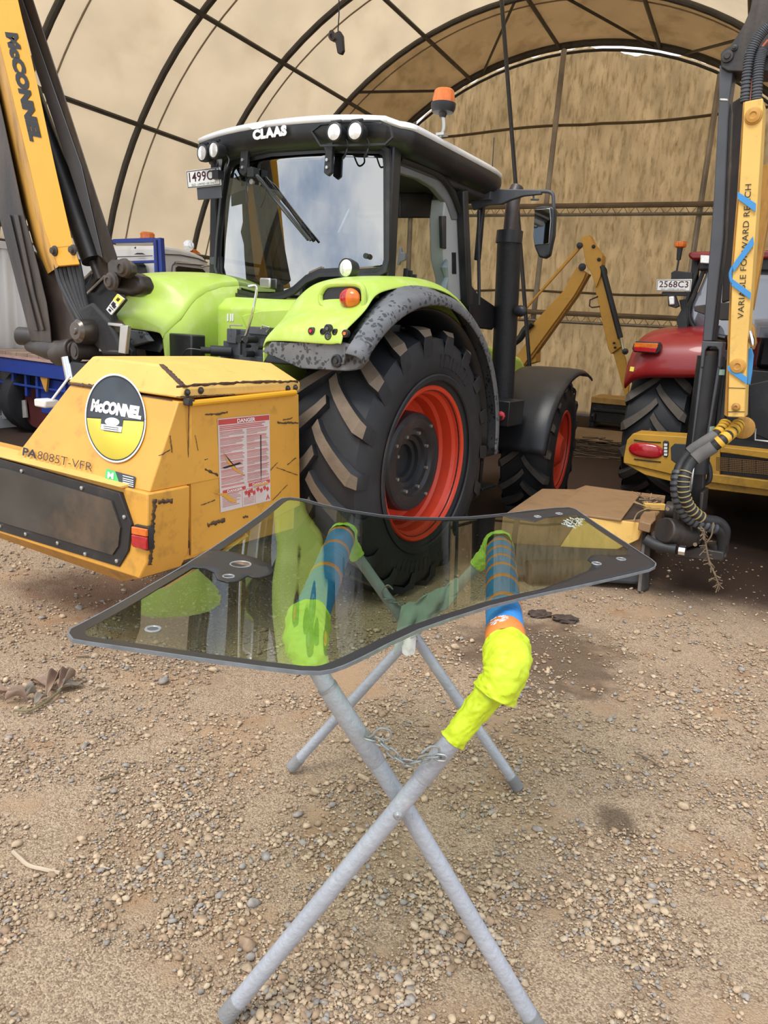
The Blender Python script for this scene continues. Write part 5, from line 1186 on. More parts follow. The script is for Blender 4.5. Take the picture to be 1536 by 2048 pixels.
# head of the mast: knuckle, link bar, hoses
kn = RP('mast_knuckle', [(1441, 108), (1448, 98), (1462, 90), (1487, 50), (1500, 20), (1510, -30), (1600, -30), (1600, 145), (1536, 143), (1480, 143), (1455, 142), (1442, 134)], YM-.03, .22, BLKR)
for u, v, k_ in ((1455, 113, 1), (1469, 96, .5)): MB().lathe(Vector(HR(u, v, 1, YM-.035)), (0, -1, 0), [(0, .036*k_), (.008, .034*k_), (.01, .02*k_), (.018, .016*k_), (.018, .001)], 18).build('knuckle_pin', BLKR, kn)
RP('link_bar', [(1489, 102), (1496, 98), (1560, 94), (1560, 108), (1496, 114), (1489, 112)], YM-.06, .03, GRYP, kn)
for pts, r_, mt in (([(1540, 50), (1520, 72), (1502, 106), (1494, 150), (1490, 205)], .026, HOSE), ([(1528, 96), (1519, 120), (1515, 160), (1512, 205)], .028, HOSE), ([(1536, 80), (1515, 110), (1507, 150), (1500, 205)], .008, mat('red_wire', (.45, .12, .07), .5)), ([(1540, 95), (1512, 130), (1506, 160), (1508, 205)], .008, HOSE)):
    uh = MB().tube(smoothpath(hits(R, pts, 1, YM-.12), 5), r_, 12).build('upper_hose', mt, mb)
    if r_ > .02:
        Q = smoothpath(hits(R, pts, 1, YM-.12), 8); rb = MB()
        for i in range(2, len(Q)-1, 1): rb.tube([Q[i], Q[i].lerp(Q[i+1], .6)], r_+.004, 12)
        rb.build('hose_guard_rings', GRYP, uh)
# big hoses down to the flail head
def hose(px_, ys, r_, segs_):
    P = smoothpath([HR(u, v, 1, y) for (u, v), y in zip(px_, ys)], 8); n = len(P)
    h = MB().tube(P, r_, 14).build('hydraulic_hose', HOSE, mb)
    for a, b, mt, k in segs_:
        i0, i1 = int(a*(n-1)), int(b*(n-1)); 
        if k: 
            m = MB()
            for j in range(k):
                f0 = a+(b-a)*(j+.1)/k; f1 = a+(b-a)*(j+(.30 if k == 12 else .72))/k; q0 = f0*(n-1); q1 = f1*(n-1)
                def pt(q): i = min(int(q), n-2); return P[i].lerp(P[i+1], q-i)
                m.tube([pt(q0), pt((q0+q1)/2), pt(q1)], r_+.006, 14)
            m.build('hose_band', mt, h)
        else: MB().tube(P[i0:i1+1], r_+.008, 14).build('hose_sleeve', mt, h)
YW_ = mat('yellow_spiral_guard', (.75, .44, .05), .5, dirt=(.05, .04, .03), dscale=9, damt=.4)
px1 = [(1452, 845), (1446, 856), (1430, 872), (1404, 889), (1381, 905), (1362, 930), (1353, 965), (1358, 1005), (1378, 1036), (1412, 1050), (1438, 1062), (1444, 1082), (1440, 1105)]
px2 = [(1478, 846), (1470, 858), (1450, 876), (1425, 895), (1400, 910), (1380, 928), (1368, 958), (1369, 990), (1382, 1018), (1408, 1038), (1436, 1044), (1450, 1060), (1447, 1085)]
hose(px1, [-3.45, -3.5, -3.6, -3.62, -3.62, -3.65, -3.7, -3.7, -3.65, -3.6, -3.5, -3.45, -3.42], .036, [(.02, .16, YW_, 4), (.17, .34, SLV, 0), (.45, .80, GRYP, 16)])
hose(px2, [-3.45, -3.52, -3.66, -3.68, -3.68, -3.7, -3.74, -3.74, -3.7, -3.62, -3.52, -3.47, -3.44], .036, [(.02, .22, YW_, 6), (.24, .38, SLV, 0), (.46, .75, mat('tan_band', (.36, .28, .12), .5), 12)])
MB().lathe(HR(1487, 855, 1, -3.3), (0, -1, 0), [(0, .075), (.03, .075), (.035, .065), (.035, .001)], 28).build('yellow_disc', YELD, mb)
m = MB(); m.tube(smoothpath(hits(R, [(1404, 905), (1418, 935), (1418, 960), (1404, 965), (1396, 945)], 1, -3.3)), .02, 8); m.build('slack_hose', HOSE, mb)
RP('pump_bracket', [(1497, 770), (1540, 760), (1660, 760), (1660, 890), (1536, 880), (1500, 865)], -2.6, .1, BLK)
RP('side_frame', [(1440, 700), (1454, 700), (1450, 860), (1425, 900), (1418, 860)], -2.9, .1, BLK)
MB().tube(hits(R, [(1511, 857), (1510, 880), (1545, 884)], 1, -2.9), .008, 8).build('bent_rod', SILV, mb)
RP('arm_seat', [(1388, 612), (1440, 605), (1462, 605), (1462, 640), (1440, 640), (1388, 622)], -2.7, .1, BLKR)
m = MB(); m.box((.75, -2.9, .5), (1.2, -1.5, .8)); m.box((.6, -3.3, .6), (.9, -2.5, 1.5)); m.box((-.3, -1.55, .6), (.6, -.5, .85)); m.build('slew_base', BLK, mb, .02)
# flail head on the ground
HW = lambda u, v, z: R.hit(u, v, 2, z)
DZ = .45
dk = [HW(u, v, DZ) for u, v in [(1005, 1030), (1083, 977), (1150, 978), (1170, 970), (1331, 992), (1322, 1020), (1296, 1048), (1165, 1032)]]
pk = [HW(u, v, DZ+.002) for u, v in [(1280, 990), (1326, 997), (1318, 1012), (1300, 1018), (1298, 1036), (1240, 1040)]]
hd_ = MB().prism(dk, (0, 0, -.25)).build('flail_head', WOODM, mb, .012)
rp_ = [HW(u, v, DZ+.022) for u, v in [(1172, 971), (1283, 985), (1243, 1038), (1170, 1029), (1095, 1028)]]
MB().prism(rp_, (0, 0, -.02)).build('deck_cover', WOODM, hd_, .005)
wl1 = [HW(u, v, DZ+.03) for u, v in [(1283, 985), (1331, 991), (1330, 996), (1283, 990)]]
MB().prism(wl1, (0, 0, -.05)).build('pocket_edge', WOODM, hd_, .003)
MB().prism([(p[0], p[1], DZ+.004) for p in pk], (0, 0, -.003)).build('pocket_floor', BLKR, hd_)
MB().prism([HW(u, v, DZ+.04) for u, v in [(1282, 1030), (1288, 1022), (1312, 1024), (1312, 1038), (1302, 1048), (1278, 1042)]], (0, 0, -.07)).build('pocket_block', WOODM, hd_, .008)
MB().bar(HW(1288, 1012, DZ+.03), HW(1330, 1014, DZ+.03), .05, .05).build('cross_bar', YELP, hd_, .004)
m = MB(); r_ = random.Random(5)
for i in range(14):
    u, v = r_.uniform(1275, 1302), r_.uniform(998, 1018); a = Vector(HW(u, v, DZ+.03)); m.tube([a, a+Vector((r_.uniform(-.12, .12), r_.uniform(-.08, .08), r_.uniform(0, .06)))], .004, 4)
m.tube(smoothpath([Vector(HW(u, v, DZ+.04)) for u, v in [(1268, 1040), (1276, 1026), (1295, 1018), (1320, 1017)]]), .005, 6)
tw = m.build('dry_twigs', mat('dry_straw', (.42, .30, .17), .9, var=.3), hd_); tw['kind'] = 'stuff'
ff = [HW(1165, 1034, DZ-.005), HW(1296, 1050, DZ-.005), HW(1290, 1088, .27), HW(1240, 1092, .22), HW(1140, 1080, .2)]
fr1 = MB().prism([HW(1160, 1034, DZ), HW(1290, 1047, DZ), tuple(np.array(HW(1290, 1047, DZ))+np.array([-.02, -.05, -.12])), tuple(np.array(HW(1255, 1043, DZ))+np.array([-.03, -.08, -.21])), tuple(np.array(HW(1160, 1034, DZ))+np.array([-.10, -.10, -.24]))], (.0, .03, 0)).build('front_cowl', YELP, hd_, .006)
e0 = np.array(HW(1165, 1032, DZ)); e1 = np.array(HW(1296, 1048, DZ)); e2 = np.array(HW(1005, 1030, DZ))
m = MB()
dv = (e1-e0)/np.linalg.norm(e1-e0); nv = np.array([dv[1], -dv[0], 0]); nv = nv if nv[1] < 0 else -nv
fl_ = e0+dv*.0+np.array([0, 0, -.26])
m.prism([tuple(e2+nv*.05+[0, 0, -.22]), tuple(e1+nv*.05+[0, 0, -.22]), tuple(e1+nv*.22+[0, 0, -.41]), tuple(e2+nv*.22+[0, 0, -.41])], (0, 0, .02)); m.build('rubber_flap', RUB, hd_, .004)
m = MB(); m.tube([tuple(e2+nv*.1+[.25, 0, -.36]), tuple(e1+nv*.16-dv*.25+[0, 0, -.36])], .085, 18); m.build('ground_roller', BLKR, hd_)
m = MB(); m.prism([tuple(e1+[.0, 0, -.05]), tuple(e1+[.02, .06, -.06]), tuple(e1+nv*.18+[.06, 0, -.44]), tuple(e1+nv*.30+[.0, 0, -.44]), tuple(e1+nv*.05+[0, 0, -.15])], tuple(-dv*.03)); m.build('end_skid', BLKR, hd_, .005)
m = MB(); m.tube(smoothpath(hits(R, [(1290, 1078), (1312, 1090), (1335, 1096), (1352, 1099)], 1, -3.7)), .038, 12); hh = m.build('motor_hose', HOSE, mb)
MB().tube(hits(R, [(1358, 1100), (1371, 1102)], 1, -3.7), .036, 8).build('hose_fitting', CHR, hh)
m = MB(); m.cyl(HR(1332, 1020, 1, -3.0), HR(1350, 1022, 1, -3.0), .07, 14); m.cyl(HR(1310, 1085, 1, -3.6), HR(1328, 1082, 1, -3.6), .08, 14); m.build('bearing_housing', BLKR, hd_, .006)
for u, v in ((1336, 1017), (1391, 1088), (1410, 1065)): 
    q = Vector(HR(u, v, 1, -3.75)); MB().cyl(q, q+Vector((0, -.015, 0)), .014, 8).build('head_bolt', CHR, mb)
# dead creeper hanging from the hoses
m = MB(); V0 = hits(R, [(1407, 1058), (1412, 1090), (1418, 1120), (1430, 1150), (1438, 1170)], 1, -3.8)
V0[-1] = (V0[-1][0], V0[-1][1], max(V0[-1][2], .03)); m.tube(smoothpath(V0), .005, 5); r_ = random.Random(9)
sp2 = smoothpath(V0)
for i in range(70):
    p = sp2[r_.randrange(len(sp2))]; q = p+Vector((r_.uniform(-.04, .04), r_.uniform(-.035, .035), r_.uniform(-.06, .02))); m.tube([p, q], [.0018, .0035], 4)
m.tube(smoothpath(hits(R, [(1427, 1045), (1423, 1070), (1413, 1085)], 1, -3.8)), .005, 5)
tagit(m.build('dead_creeper', mat('dead_creeper_tan', (.20, .145, .09), .9, var=.35)), 'dead brown creeper dangling from the thick black hoses of the reach mower', 'creeper')
bpy.data.objects['dead_creeper'].location = Vector(R.w((0, 0, 0))); bpy.data.objects['dead_creeper'].rotation_euler = (0, 0, ang(30))

# ------------------------------------------------------------------ yellow arm mower at the end of the shelter
bm_ = thing('reach_mower', 'yellow arm mower folded in a peak by the end wall, between both tractors', 'mower', S)
YK = mat('orange_yellow_paint', (.72, .38, .05), .45, var=.07, dirt=(.3, .18, .05), dscale=5, damt=.3)
YC = 12.6
def BP(name, pts, y, th, mt, par=bm_, bev=.008): return MB().prism(hits(S, pts, 1, y), (0, th, 0)).build(name, mt, par, bev)
BP('dipper_arm', [(1189, 573), (1203, 550), (1243, 693), (1222, 708), (1216, 697)], YC, .22, YK)
BP('dipper_tip', [(1226, 705), (1240, 694), (1250, 715), (1258, 765), (1256, 795), (1253, 803)], YC+.05, .12, YK)
BP('arm_head', [(1162, 475), (1178, 469), (1186, 486), (1205, 510), (1201, 552), (1192, 575), (1183, 547), (1172, 530)], YC-.05, .3, YK)
BP('main_boom', [(1154, 533), (1172, 545), (1166, 560), (1149, 590), (1060, 712), (1044, 735), (1028, 745), (1030, 715), (1053, 684), (1056, 668), (1068, 645), (1128, 580), (1138, 560)], YC, .24, YK)
BP('boom_underside', [(1172, 545), (1178, 548), (1153, 592), (1066, 714), (1045, 738), (1044, 735), (1060, 712), (1149, 590)], YC+.04, .2, YELD)
BP('tie_rod', [(1154, 494), (1160, 497), (1054, 616), (1025, 654), (1022, 648)], YC, .06, YK)
MB().tube([S.hit(1204, 532, 1, YC-.02), S.hit(1241, 676, 1, YC-.02)], .045, 12).build('dipper_ram', BLK, bm_)
MB().tube([S.hit(1241, 676, 1, YC-.02), S.hit(1248, 707, 1, YC-.02)], .022, 10).build('ram_rod', CHR, bm_)
for u, v, r_ in ((1159, 491, .05), (1187, 493, .03), (1198, 519, .03), (1164, 534, .06), (1228, 686, .02), (1230, 695, .02), (1250, 703, .05)): MB().lathe(S.hit(u, v, 1, YC-.06), (0, -1, 0), [(-.02, r_), (.02, r_*.9), (.03, .001)], 14).build('arm_pin', BLK, bm_)
MB().tube(hits(S, [(1196, 593), (1180, 600), (1179, 612), (1184, 615), (1200, 613)], 1, YC), .012, 6).build('hose_guard', RUST, bm_)
MB().tube(smoothpath(hits(S, [(1064, 646), (1050, 660), (1040, 676), (1025, 688)], 1, YC-.05)), .06, 10).build('hose_bundle', BLK, bm_)
MB().tube(smoothpath(hits(S, [(1203, 530), (1212, 538), (1213, 550), (1206, 556)], 1, YC-.02)), .012, 6).build('loop_hose', HOSE, bm_)
BP('turret', [(1050, 700), (1068, 688), (1073, 700), (1072, 724), (1045, 732), (1030, 760), (1010, 760), (1030, 715)], YC+.1, .3, YK)
m = MB(); a = S.hit(1045, 735, 1, YC); m.box((a[0]-.5, YC, .45), (a[0]+.2, YC+.5, a[2])); m.box((a[0]-1.2, YC-.1, .3), (a[0]+.8, YC+.8, .7))
m.cyl((a[0]-1.0, YC+.3, .3), (a[0]-1.0, YC+.42, .3), .3, 20); m.build('base_frame', BLK, bm_, .02)
# mower deck on the ground beyond, and the boards by it
a = S.hit(1178, 834, 1, 15.6); b = S.hit(1300, 852, 1, 15.6)
dm = thing('mower_deck', 'low yellow-topped black mower deck against the end wall, right of the front wheel', 'mower deck', S)
m = MB(); m.box((a[0], 15.6, .50), (b[0], 16.6, .62)); m.build('deck_top', mat('dusty_yellow_deck', (.52, .33, .11), .7, var=.2, dirt=(.35, .2, .08), dscale=4, damt=.4), dm, .01)
m = MB(); m.box((a[0], 15.65, .12), (b[0], 16.5, .50)); m.box((a[0]+.05, 15.6, .34), (b[0], 15.64, .40)); m.box((a[0], 15.7, 0), (a[0]+.1, 16.4, .12)); m.box((b[0]-.1, 15.7, 0), (b[0], 16.4, .12)); m.build('deck_skirt', BLK, dm, .01)
MB().tube(hits(S, [(1187, 842), (1187, 832), (1189, 827)], 1, 15.62), [.03, .05, .03], 8).build('deck_pin', BLK, dm)
bo = MB().box((a[0]-.6, 13.4, .0), (a[0]+1.2, 15.2, .02)).build('plywood_sheet', mat('dusty_plywood', (.30, .22, .14), .8, var=.15), None)
bo.location = Vector(S.w((0, 0, .01))); bo.rotation_euler = (0, 0, ang(25.1)); bo.location.z = .012
tagit(bo, 'flat plywood sheet lying on the ground in front of the yellow mower deck', 'board')
m = MB(); r_ = random.Random(2)
for i in range(60):
    x, y = a[0]+r_.uniform(-.3, 1.6), r_.uniform(11.2, 13.2); t = r_.uniform(-.5, .5); l = r_.uniform(.2, .7); m.tube([(x, y, .02+.1*r_.random()), (x+l*cos(t), y+l*sin(t), .02+.12*r_.random())], .008, 4)
bp_ = m.build('brushwood', mat('dark_brushwood', (.10, .07, .045), .9, var=.4)); bp_.location = Vector(S.w((0, 0, 0))); bp_.rotation_euler = (0, 0, ang(25.1))
tagit(bp_, 'dark dry brushwood littering the ground between the tractors', 'brushwood', kind='stuff')

# ------------------------------------------------------------------ white truck
P0 = CAMP+ray(316, 571)*10.3
K = Frame((P0[0], P0[1]), 32); HK = K.hit
tk = thing('truck', 'white cab truck with blue headboard frame and blue tray, behind the left fender', 'truck', K)
side = hits(K, [(319, 500), (322, 492), (332, 491), (360, 496), (390, 505), (408, 514), (418, 528), (430, 560), (436, 640)], 0, 0)
side = side+[(0, 1.25, 1.0), (0, .02, 1.0)]
m = MB(); m.prism(side, (-1.8, 0, 0)); cab = m.build('truck_cab', WHT, tk, .05, segs=3)
MB().prism(hits(K, [(319, 507), (360, 509), (395, 516), (414, 524), (414, 526), (395, 518), (360, 511), (319, 509)], 0, .005), (.012, 0, 0)).build('gutter', GRYP, cab)
RG = glassmat('dark_truck_glass', (.06, .07, .07), refl=.1)
DKG = mat('dark_glass_backing', (.012, .016, .014), .08, spec=.9, var=0)
wn = MB().prism(hits(K, [(351, 535), (356, 532), (405, 538), (410, 543), (414, 580), (414, 600), (352, 600)], 0, .006), (.008, 0, 0)).build('side_window', DKG, cab, .004)
MB().tube(smoothpath(hits(K, [(344, 600), (344, 540), (349, 527), (358, 524), (410, 531)], 0, .01)), .008, 6).build('door_seam', GRYP, cab)
MB().tube(hits(K, [(352, 525), (410, 530)], 0, .03), .012, 6).build('rain_channel', SILV, cab)
MB().prism(hits(K, [(335, 558), (339, 558), (339, 568), (335, 568)], 0, .01), (.012, 0, 0)).build('door_vent', BLK, cab)
MB().prism(hits(K, [(366, 548), (374, 548), (374, 557), (366, 557)], 0, .016), (.002, 0, 0)).build('window_label', INKW, cab)
MB().prism(hits(K, [(255, 528), (287, 526), (293, 532), (296, 575), (296, 620), (230, 620), (230, 528)], 1, -.012), (0, -.01, 0)).build('rear_window', DKG, cab, .01)
MB().prism(hits(K, [(232, 513), (305, 511), (305, 512.5), (232, 515)], 1, -.01), (0, -.008, 0)).build('rear_seam', GRYP, cab)
for pts in ([(268, 509), (274, 506), (285, 506), (291, 509)], [(268, 496), (272, 493), (272, 498)]): MB().prism(hits(K, pts, 1, -.01), (0, -.003, 0)).build('paint_chip', INK, cab)
hb = MB()
for pts in ([(306, 477), (320, 475), (330, 640), (312, 640)], [(225, 478), (306, 475), (306, 484), (225, 486)], [(225, 523), (308, 520), (308, 525), (225, 528)]): hb.prism(hits(K, pts, 1, -.28), (0, .07, 0))
hbo = hb.build('headboard', BLUE, tk, .005)
MB().prism(hits(K, [(311, 480), (314, 480), (322, 640), (318, 640)], 1, -.285), (0, -.01, 0)).build('headboard_groove', mat('deep_blue', (.008, .018, .12), .4), hbo)
q = Vector(HK(295, 472, 1, .25)); bcn = MB().lathe(q, (0, 0, 1), [(-.06, .10), (.03, .10), (.05, .08), (.055, .001)], 20).build('roof_beacon', ORL, tk)
MB().prism(hits(K, [(232, 486), (305, 485), (305, 490), (232, 491)], 1, .2), (0, .05, 0)).build('light_bar_base', SILV, bcn)
q = Vector(HK(378, 492, 0, -.15)); sp3 = MB().lathe(q, (.5, -1, 0), [(-.08, .03), (-.02, .075), (.03, .08), (.04, .05), (.045, .001)], 18).build('roof_spotlight', LENS, tk)
MB().prism(hits(K, [(386, 500), (392, 499), (402, 508), (384, 505)], 0, -.12), (-.05, 0, 0)).build('marker_light', ORL, tk)
mA = MB().tube(smoothpath(hits(K, [(402, 534), (418, 532), (424, 545), (425, 600)], 0, .1)), .012, 6).build('door_mirror_arm', SILV, tk)
# tray
yt = -1.35; zt_ = HK(60, 713, 1, yt)[2]
m = MB(); r_ = random.Random(8)
for i in range(9): m.box((-2.0+i*.25, yt, zt_-.02), (-2.0+i*.25+.24, -.3, zt_+.03+.012*r_.random()))
m.build('timber_deck', mat('grey_weathered_planks', (.28, .20, .15), .85, var=.25, streak=(1, .2, 1)), tk, .006)
m = MB(); m.box((-2.05, yt-.02, zt_-.05), (.22, yt+.02, zt_-.015)); m.build('deck_edge', mat('pinkish_edge_rail', (.42, .27, .24), .6), tk)
m = MB(); m.box((-2.05, yt, zt_-.25), (.22, yt+.08, zt_-.06)); m.box((-2.05, yt+.05, zt_-.42), (.22, yt+.09, zt_-.39)); m.box((-.9, yt+.1, .35), (-.2, yt+.9, zt_-.28)); m.box((-2.05, yt, zt_-.42), (-2.0, yt+.06, zt_-.2))
for x in (-1.5, -1.2, -.95, -.35): m.box((x, yt+.06, zt_-.55), (x+.05, yt+.12, zt_-.25))
m.build('tray_frame', BLUE, tk, .006)
MB().prism(hits(K, [(78, 748), (96, 746), (92, 784), (88, 778)], 1, yt+.02), (0, .03, 0)).build('rusty_gusset', YELD, tk)
MB().lathe(HK(70, 815, 1, yt+.2), (0, 1, 0), [(0, .001), (0, .28), (.5, .28)], 24).build('air_tank', mat('dark_maroon_tank', (.08, .015, .015), .5), tk)
m = MB(); m.box((-1.9, yt+.3, .6), (.1, 1.2, .85)); m.build('truck_chassis', BLK, tk, .01)
for x, y in ((-.15, .9), (-1.65, .9), (-1.55, -.95), (-.25, -.4)):
    wv = MB().lathe((x, y, .45), (1, 0, 0), [(-.12, .22), (-.13, .36), (-.10, .44), (.10, .44), (.13, .36), (.12, .22), (.04, .2), (.04, .02)], 28).build('truck_wheel', RUB, tk)
MB().prism(hits(K, [(3, 805), (50, 800), (54, 835), (4, 838)], 1, yt+.15), (0, .02, 0)).build('mud_flap', mat('pale_mud_flap', (.32, .30, .28), .6, var=.3), tk)

# ------------------------------------------------------------------ loose things under the roof
q0, q1 = S.hit(994, -120, 1, 12.0), S.hit(1056, 690, 1, 12.0)
d_ = (Vector(q1)-Vector(q0)); k = (q1[2]-.0)/-d_.z; q2 = Vector(q1)+d_*k
po = MB().tube([S.w(q0), S.w(q1), S.w(q2)], .032, 8).build('leaning_pole', BLK); tagit(po, 'long thin black pole leaning behind the exhaust of the green tractor', 'pole')
hk = thing('hanging_strap', 'black ratchet strap buckle hanging from the roof on a cord', 'strap', S)
yh = 8.6
MB().tube(hits(S, [(677, -110), (678, 30), (676, 62)], 1, yh), .008, 6).build('cord', BLK, hk)
m = MB(); m.prism(hits(S, [(657, 62), (663, 58), (668, 66), (678, 60), (684, 70), (686, 100), (682, 108), (674, 106), (670, 84), (660, 80)], 1, yh), (0, .06, 0)); m.build('buckle', BLKR, hk, .012, segs=3)
MB().tube(smoothpath(hits(S, [(661, 66), (658, 72), (663, 80), (670, 76)], 1, yh-.02)), .012, 6).build('hook', mat('dark_hook', (.1, .09, .08), .4, metal=.6), hk)

# ------------------------------------------------------------------ folding glass stand
sd_ = thing('folding_stand', 'grey tubular folding stand with blue padded bars and yellow-green taped corners', 'stand', W, (0, 0, 0))
STN = STANDM
YN, YF = 1.62, 2.67
ZP = 1.033                                 # height of the padded bars
nR = [(-.323, YN-.055, .03), (.075, YN-.02, .635), (.245, YN-.005, .905), (.290, YN+.0, .985), (.312, YN+.03, ZP-.01), (.318, YN+.10, ZP)]
nL = [(.480, YN-.045, .03), (.080, YN+.035, .635), (-.110, YN+.03, .925), (-.150, YN+.035, .990), (-.170, YN+.05, ZP-.01), (-.175, YN+.12, ZP)]
fR = [(-.305, YF+.02, .03), (.145, YF+.02, .64), (.36, YF+.0, .93), (.405, YF-.01, .99), (.425, YF-.04, ZP-.008), (.425, YF-.10, ZP)]
fL = [(.595, YF-.02, .03), (.145, YF-.02, .64), (-.085, YF-.02, .94), (-.125, YF-.02, .995), (-.143, YF-.05, ZP-.008), (-.145, YF-.11, ZP)]
def smooth_leg(P, r, name='leg'):
    Q = [Vector(P[0]), Vector(P[1])]+smoothpath(P[2:], 5)
    return MB().tube(Q, r, 18).build(name, STN, sd_)
legs = [smooth_leg(nR, .0225), smooth_leg(nL, .0225), smooth_leg(fR, .0205), smooth_leg(fL, .0205)]
for lg, P in zip(legs, (nR, nL, fR, fL)):
    a, b = Vector(P[0]), Vector(P[1]); d = (b-a).normalized()
    MB().tube([a-d*.018, a-d*.012, a+d*.045, a+d*.047], [.018, .0243, .0243, .0225], 16).build('foot_cap', mat('dusty_foot_cap', (.22, .22, .22), .85, var=.3, bump=.4, bscale=120) if lg is legs[0] else bpy.data.materials['dusty_foot_cap'], lg)
# telescoped collars, welded seams
for lg, P, fs in ((legs[0], nR, (.62, .905)), (legs[1], nL, (.62, .86))):
    b, c = Vector(P[1]), Vector(P[2])
    f = .32; q = b+(c-b)*f; d = (c-b).normalized()
    MB().tube([q, q+d*.003, c-d*.001], [.0232, .025, .025], 18).build('collar', STN, lg)
    MB().tube([c-d*.004, c+d*.004], [.0258, .0258], 18).build('weld_ring', GALV, lg)
q = Vector((.078, YN-.042, .635)); MB().lathe(q, (0, -1, 0), [(-.02, .012), (0, .012), (.002, .009), (.006, .006), (.006, .001)], 14).build('pivot_rivet', GALV, legs[0])
q = Vector((.145, YF-.05, .64)); MB().lathe(q, (0, -1, 0), [(-.02, .012), (0, .012), (.003, .009), (.006, .001)], 14).build('pivot_rivet', GALV, legs[2])
MB().ball((.118, YN+.012, .587), .012, 10, 0, (.5, .4, 1.6)).build('dent', STN, legs[1])
# padded bars: steel tube inside, pipe foam under blue woven tape with orange rings
def padbar(A, B, rings, r=.041):
    A, B = Vector(A), Vector(B); d = B-A; L = d.length
    MB().tube([A-d*.09, A, B, B+d*.06], .0195, 14).build('top_tube', STN, sd_)
    n = 60; pts = [A+d*(i/n) for i in range(n+1)]
    rr = [r*(.55+.45*min(1, 8*min(i/n, 1-i/n)+.3))+.0012*noise.noise(Vector((i*.5, r*100, A.x))) for i in range(n+1)]
    p = MB().tube(pts, rr, 26).build('foam_pad', PADB, sd_)
    for f, w in rings:
        c0 = A+d*f; MB().tube([c0-d*w/2/L, c0-d*(w/2-.002)/L, c0+d*(w/2-.002)/L, c0+d*w/2/L], [r+.0002, r+.0016, r+.0016, r+.0002], 26).build('orange_ring', ORT, p)
    return p
PADB = mat('blue_woven_tape', (.035, .27, .72), .6, var=.14, vs=14, dirt=(.30, .55, .80), dscale=18, damt=.3, bump=.25, bscale=220, streak=(1, 6, 1))
ORT = mat('orange_woven_tape', (.82, .25, .05), .6, var=.1, bump=.25, bscale=220)
PALE = mat('peeled_pale_tape', (.62, .72, .80), .8, var=.3, vs=60)
pR = padbar((.315, YN+.06, ZP), (.425, YF-.06, ZP), [(.075, .085), (.30, .026), (.475, .028), (.60, .022), (.70, .022), (.80, .022), (.90, .02)], .0495)
pL = padbar((-.176, YN+.17, ZP), (-.146, YF-.07, ZP), [(.42, .028), (.72, .028), (.93, .024)], .048)
m = MB(); r_ = random.Random(3); c = Vector((.322, YN+.14, ZP))
for i in range(60):
    a = r_.uniform(.6, 2.4); y = r_.uniform(-.012, .03); rr = .0502
    p = c+Vector((cos(a)*rr+y*.1, y, sin(a)*rr)); t = Vector((-sin(a), 0, cos(a)))
    m.tube([p-t*.004, p+t*.004+Vector((0, r_.uniform(-.004, .004), 0))], .0011, 4)
fz = m.build('peeled_tape', PALE, pR); fz['kind'] = 'stuff'
# crumpled yellow-green tape over the corners
NEON = mat('neon_yellow_tape', (.56, .70, .02), .48, var=.07, vs=20, bump=.7, bscale=22)
NEOG = mat('neon_green_tape', (.62, .90, .12), .48, var=.08, vs=20, bump=.7, bscale=22)
def wrap(path, rad, mt, seed, n=40, amp=.0035):
    P = smoothpath(path, 12); k = len(P); rows = []
    R_ = np.interp(np.linspace(0, 1, k), np.linspace(0, 1, len(rad)), rad)
    up = Vector((0, 1, .2)); a = None
    for i in range(k):
        t = (P[min(i+1, k-1)]-P[max(i-1, 0)]).normalized()
        if a is None: a = t.cross(up).normalized()
        a = (a-t*a.dot(t)).normalized(); b = t.cross(a); row = []
        for j in range(n):
            th = 2*pi*j/n
            w_ = noise.noise(Vector((cos(th)*1.7+seed, sin(th)*1.7, i*.22)))*amp*1.6+noise.noise(Vector((cos(th)*4+seed, sin(th)*4, i*.7)))*amp+abs(noise.noise(Vector((cos(th)*2.5+seed+i*.25, sin(th)*2.5-i*.18, i*.30))))*amp*2.2-amp*.7-abs(noise.noise(Vector((cos(th)*6+seed-i*.5, sin(th)*6+i*.4, i*.55))))*amp*1.5
            rr = R_[i]+w_; row.append(P[i]+(a*cos(th)+b*sin(th))*rr)
        rows.append(row)
    return MB().grid(rows, closev=True).build('corner_tape', mt, sd_, smooth=50, solid=.0015, off=1, subd=1)
w1 = wrap([(.195, YN-.010, .828), (.245, YN-.005, .905), (.288, YN+.0, .982), (.312, YN+.02, 1.015)], [.0295, .032, .036, .037, .038], NEON, 2)
w2 = wrap([(.285, YN-.012, .955), (.305, YN-.004, 1.0), (.314, YN+.03, ZP-.004), (.316, YN+.075, ZP)], [.052, .051, .055, .058, .0575], NEON, 7, amp=.004)
w3 = wrap([(-.150, YN+.035, .975), (-.160, YN+.04, 1.01), (-.172, YN+.08, ZP-.008), (-.177, YN+.185, ZP)], [.036, .047, .056, .0565], NEOG, 4, amp=.004)
w4 = wrap([(.355, YF-.0, .925), (.395, YF-.005, .98), (.42, YF-.02, ZP-.008), (.425, YF-.075, ZP)], [.027, .037, .048, .051], NEOG, 11, amp=.004)
w5 = wrap([(-.085, YF-.02, .94), (-.118, YF-.02, .985), (-.14, YF-.035, ZP-.008), (-.145, YF-.085, ZP)], [.027, .037, .048, .050], NEOG, 15, amp=.004)
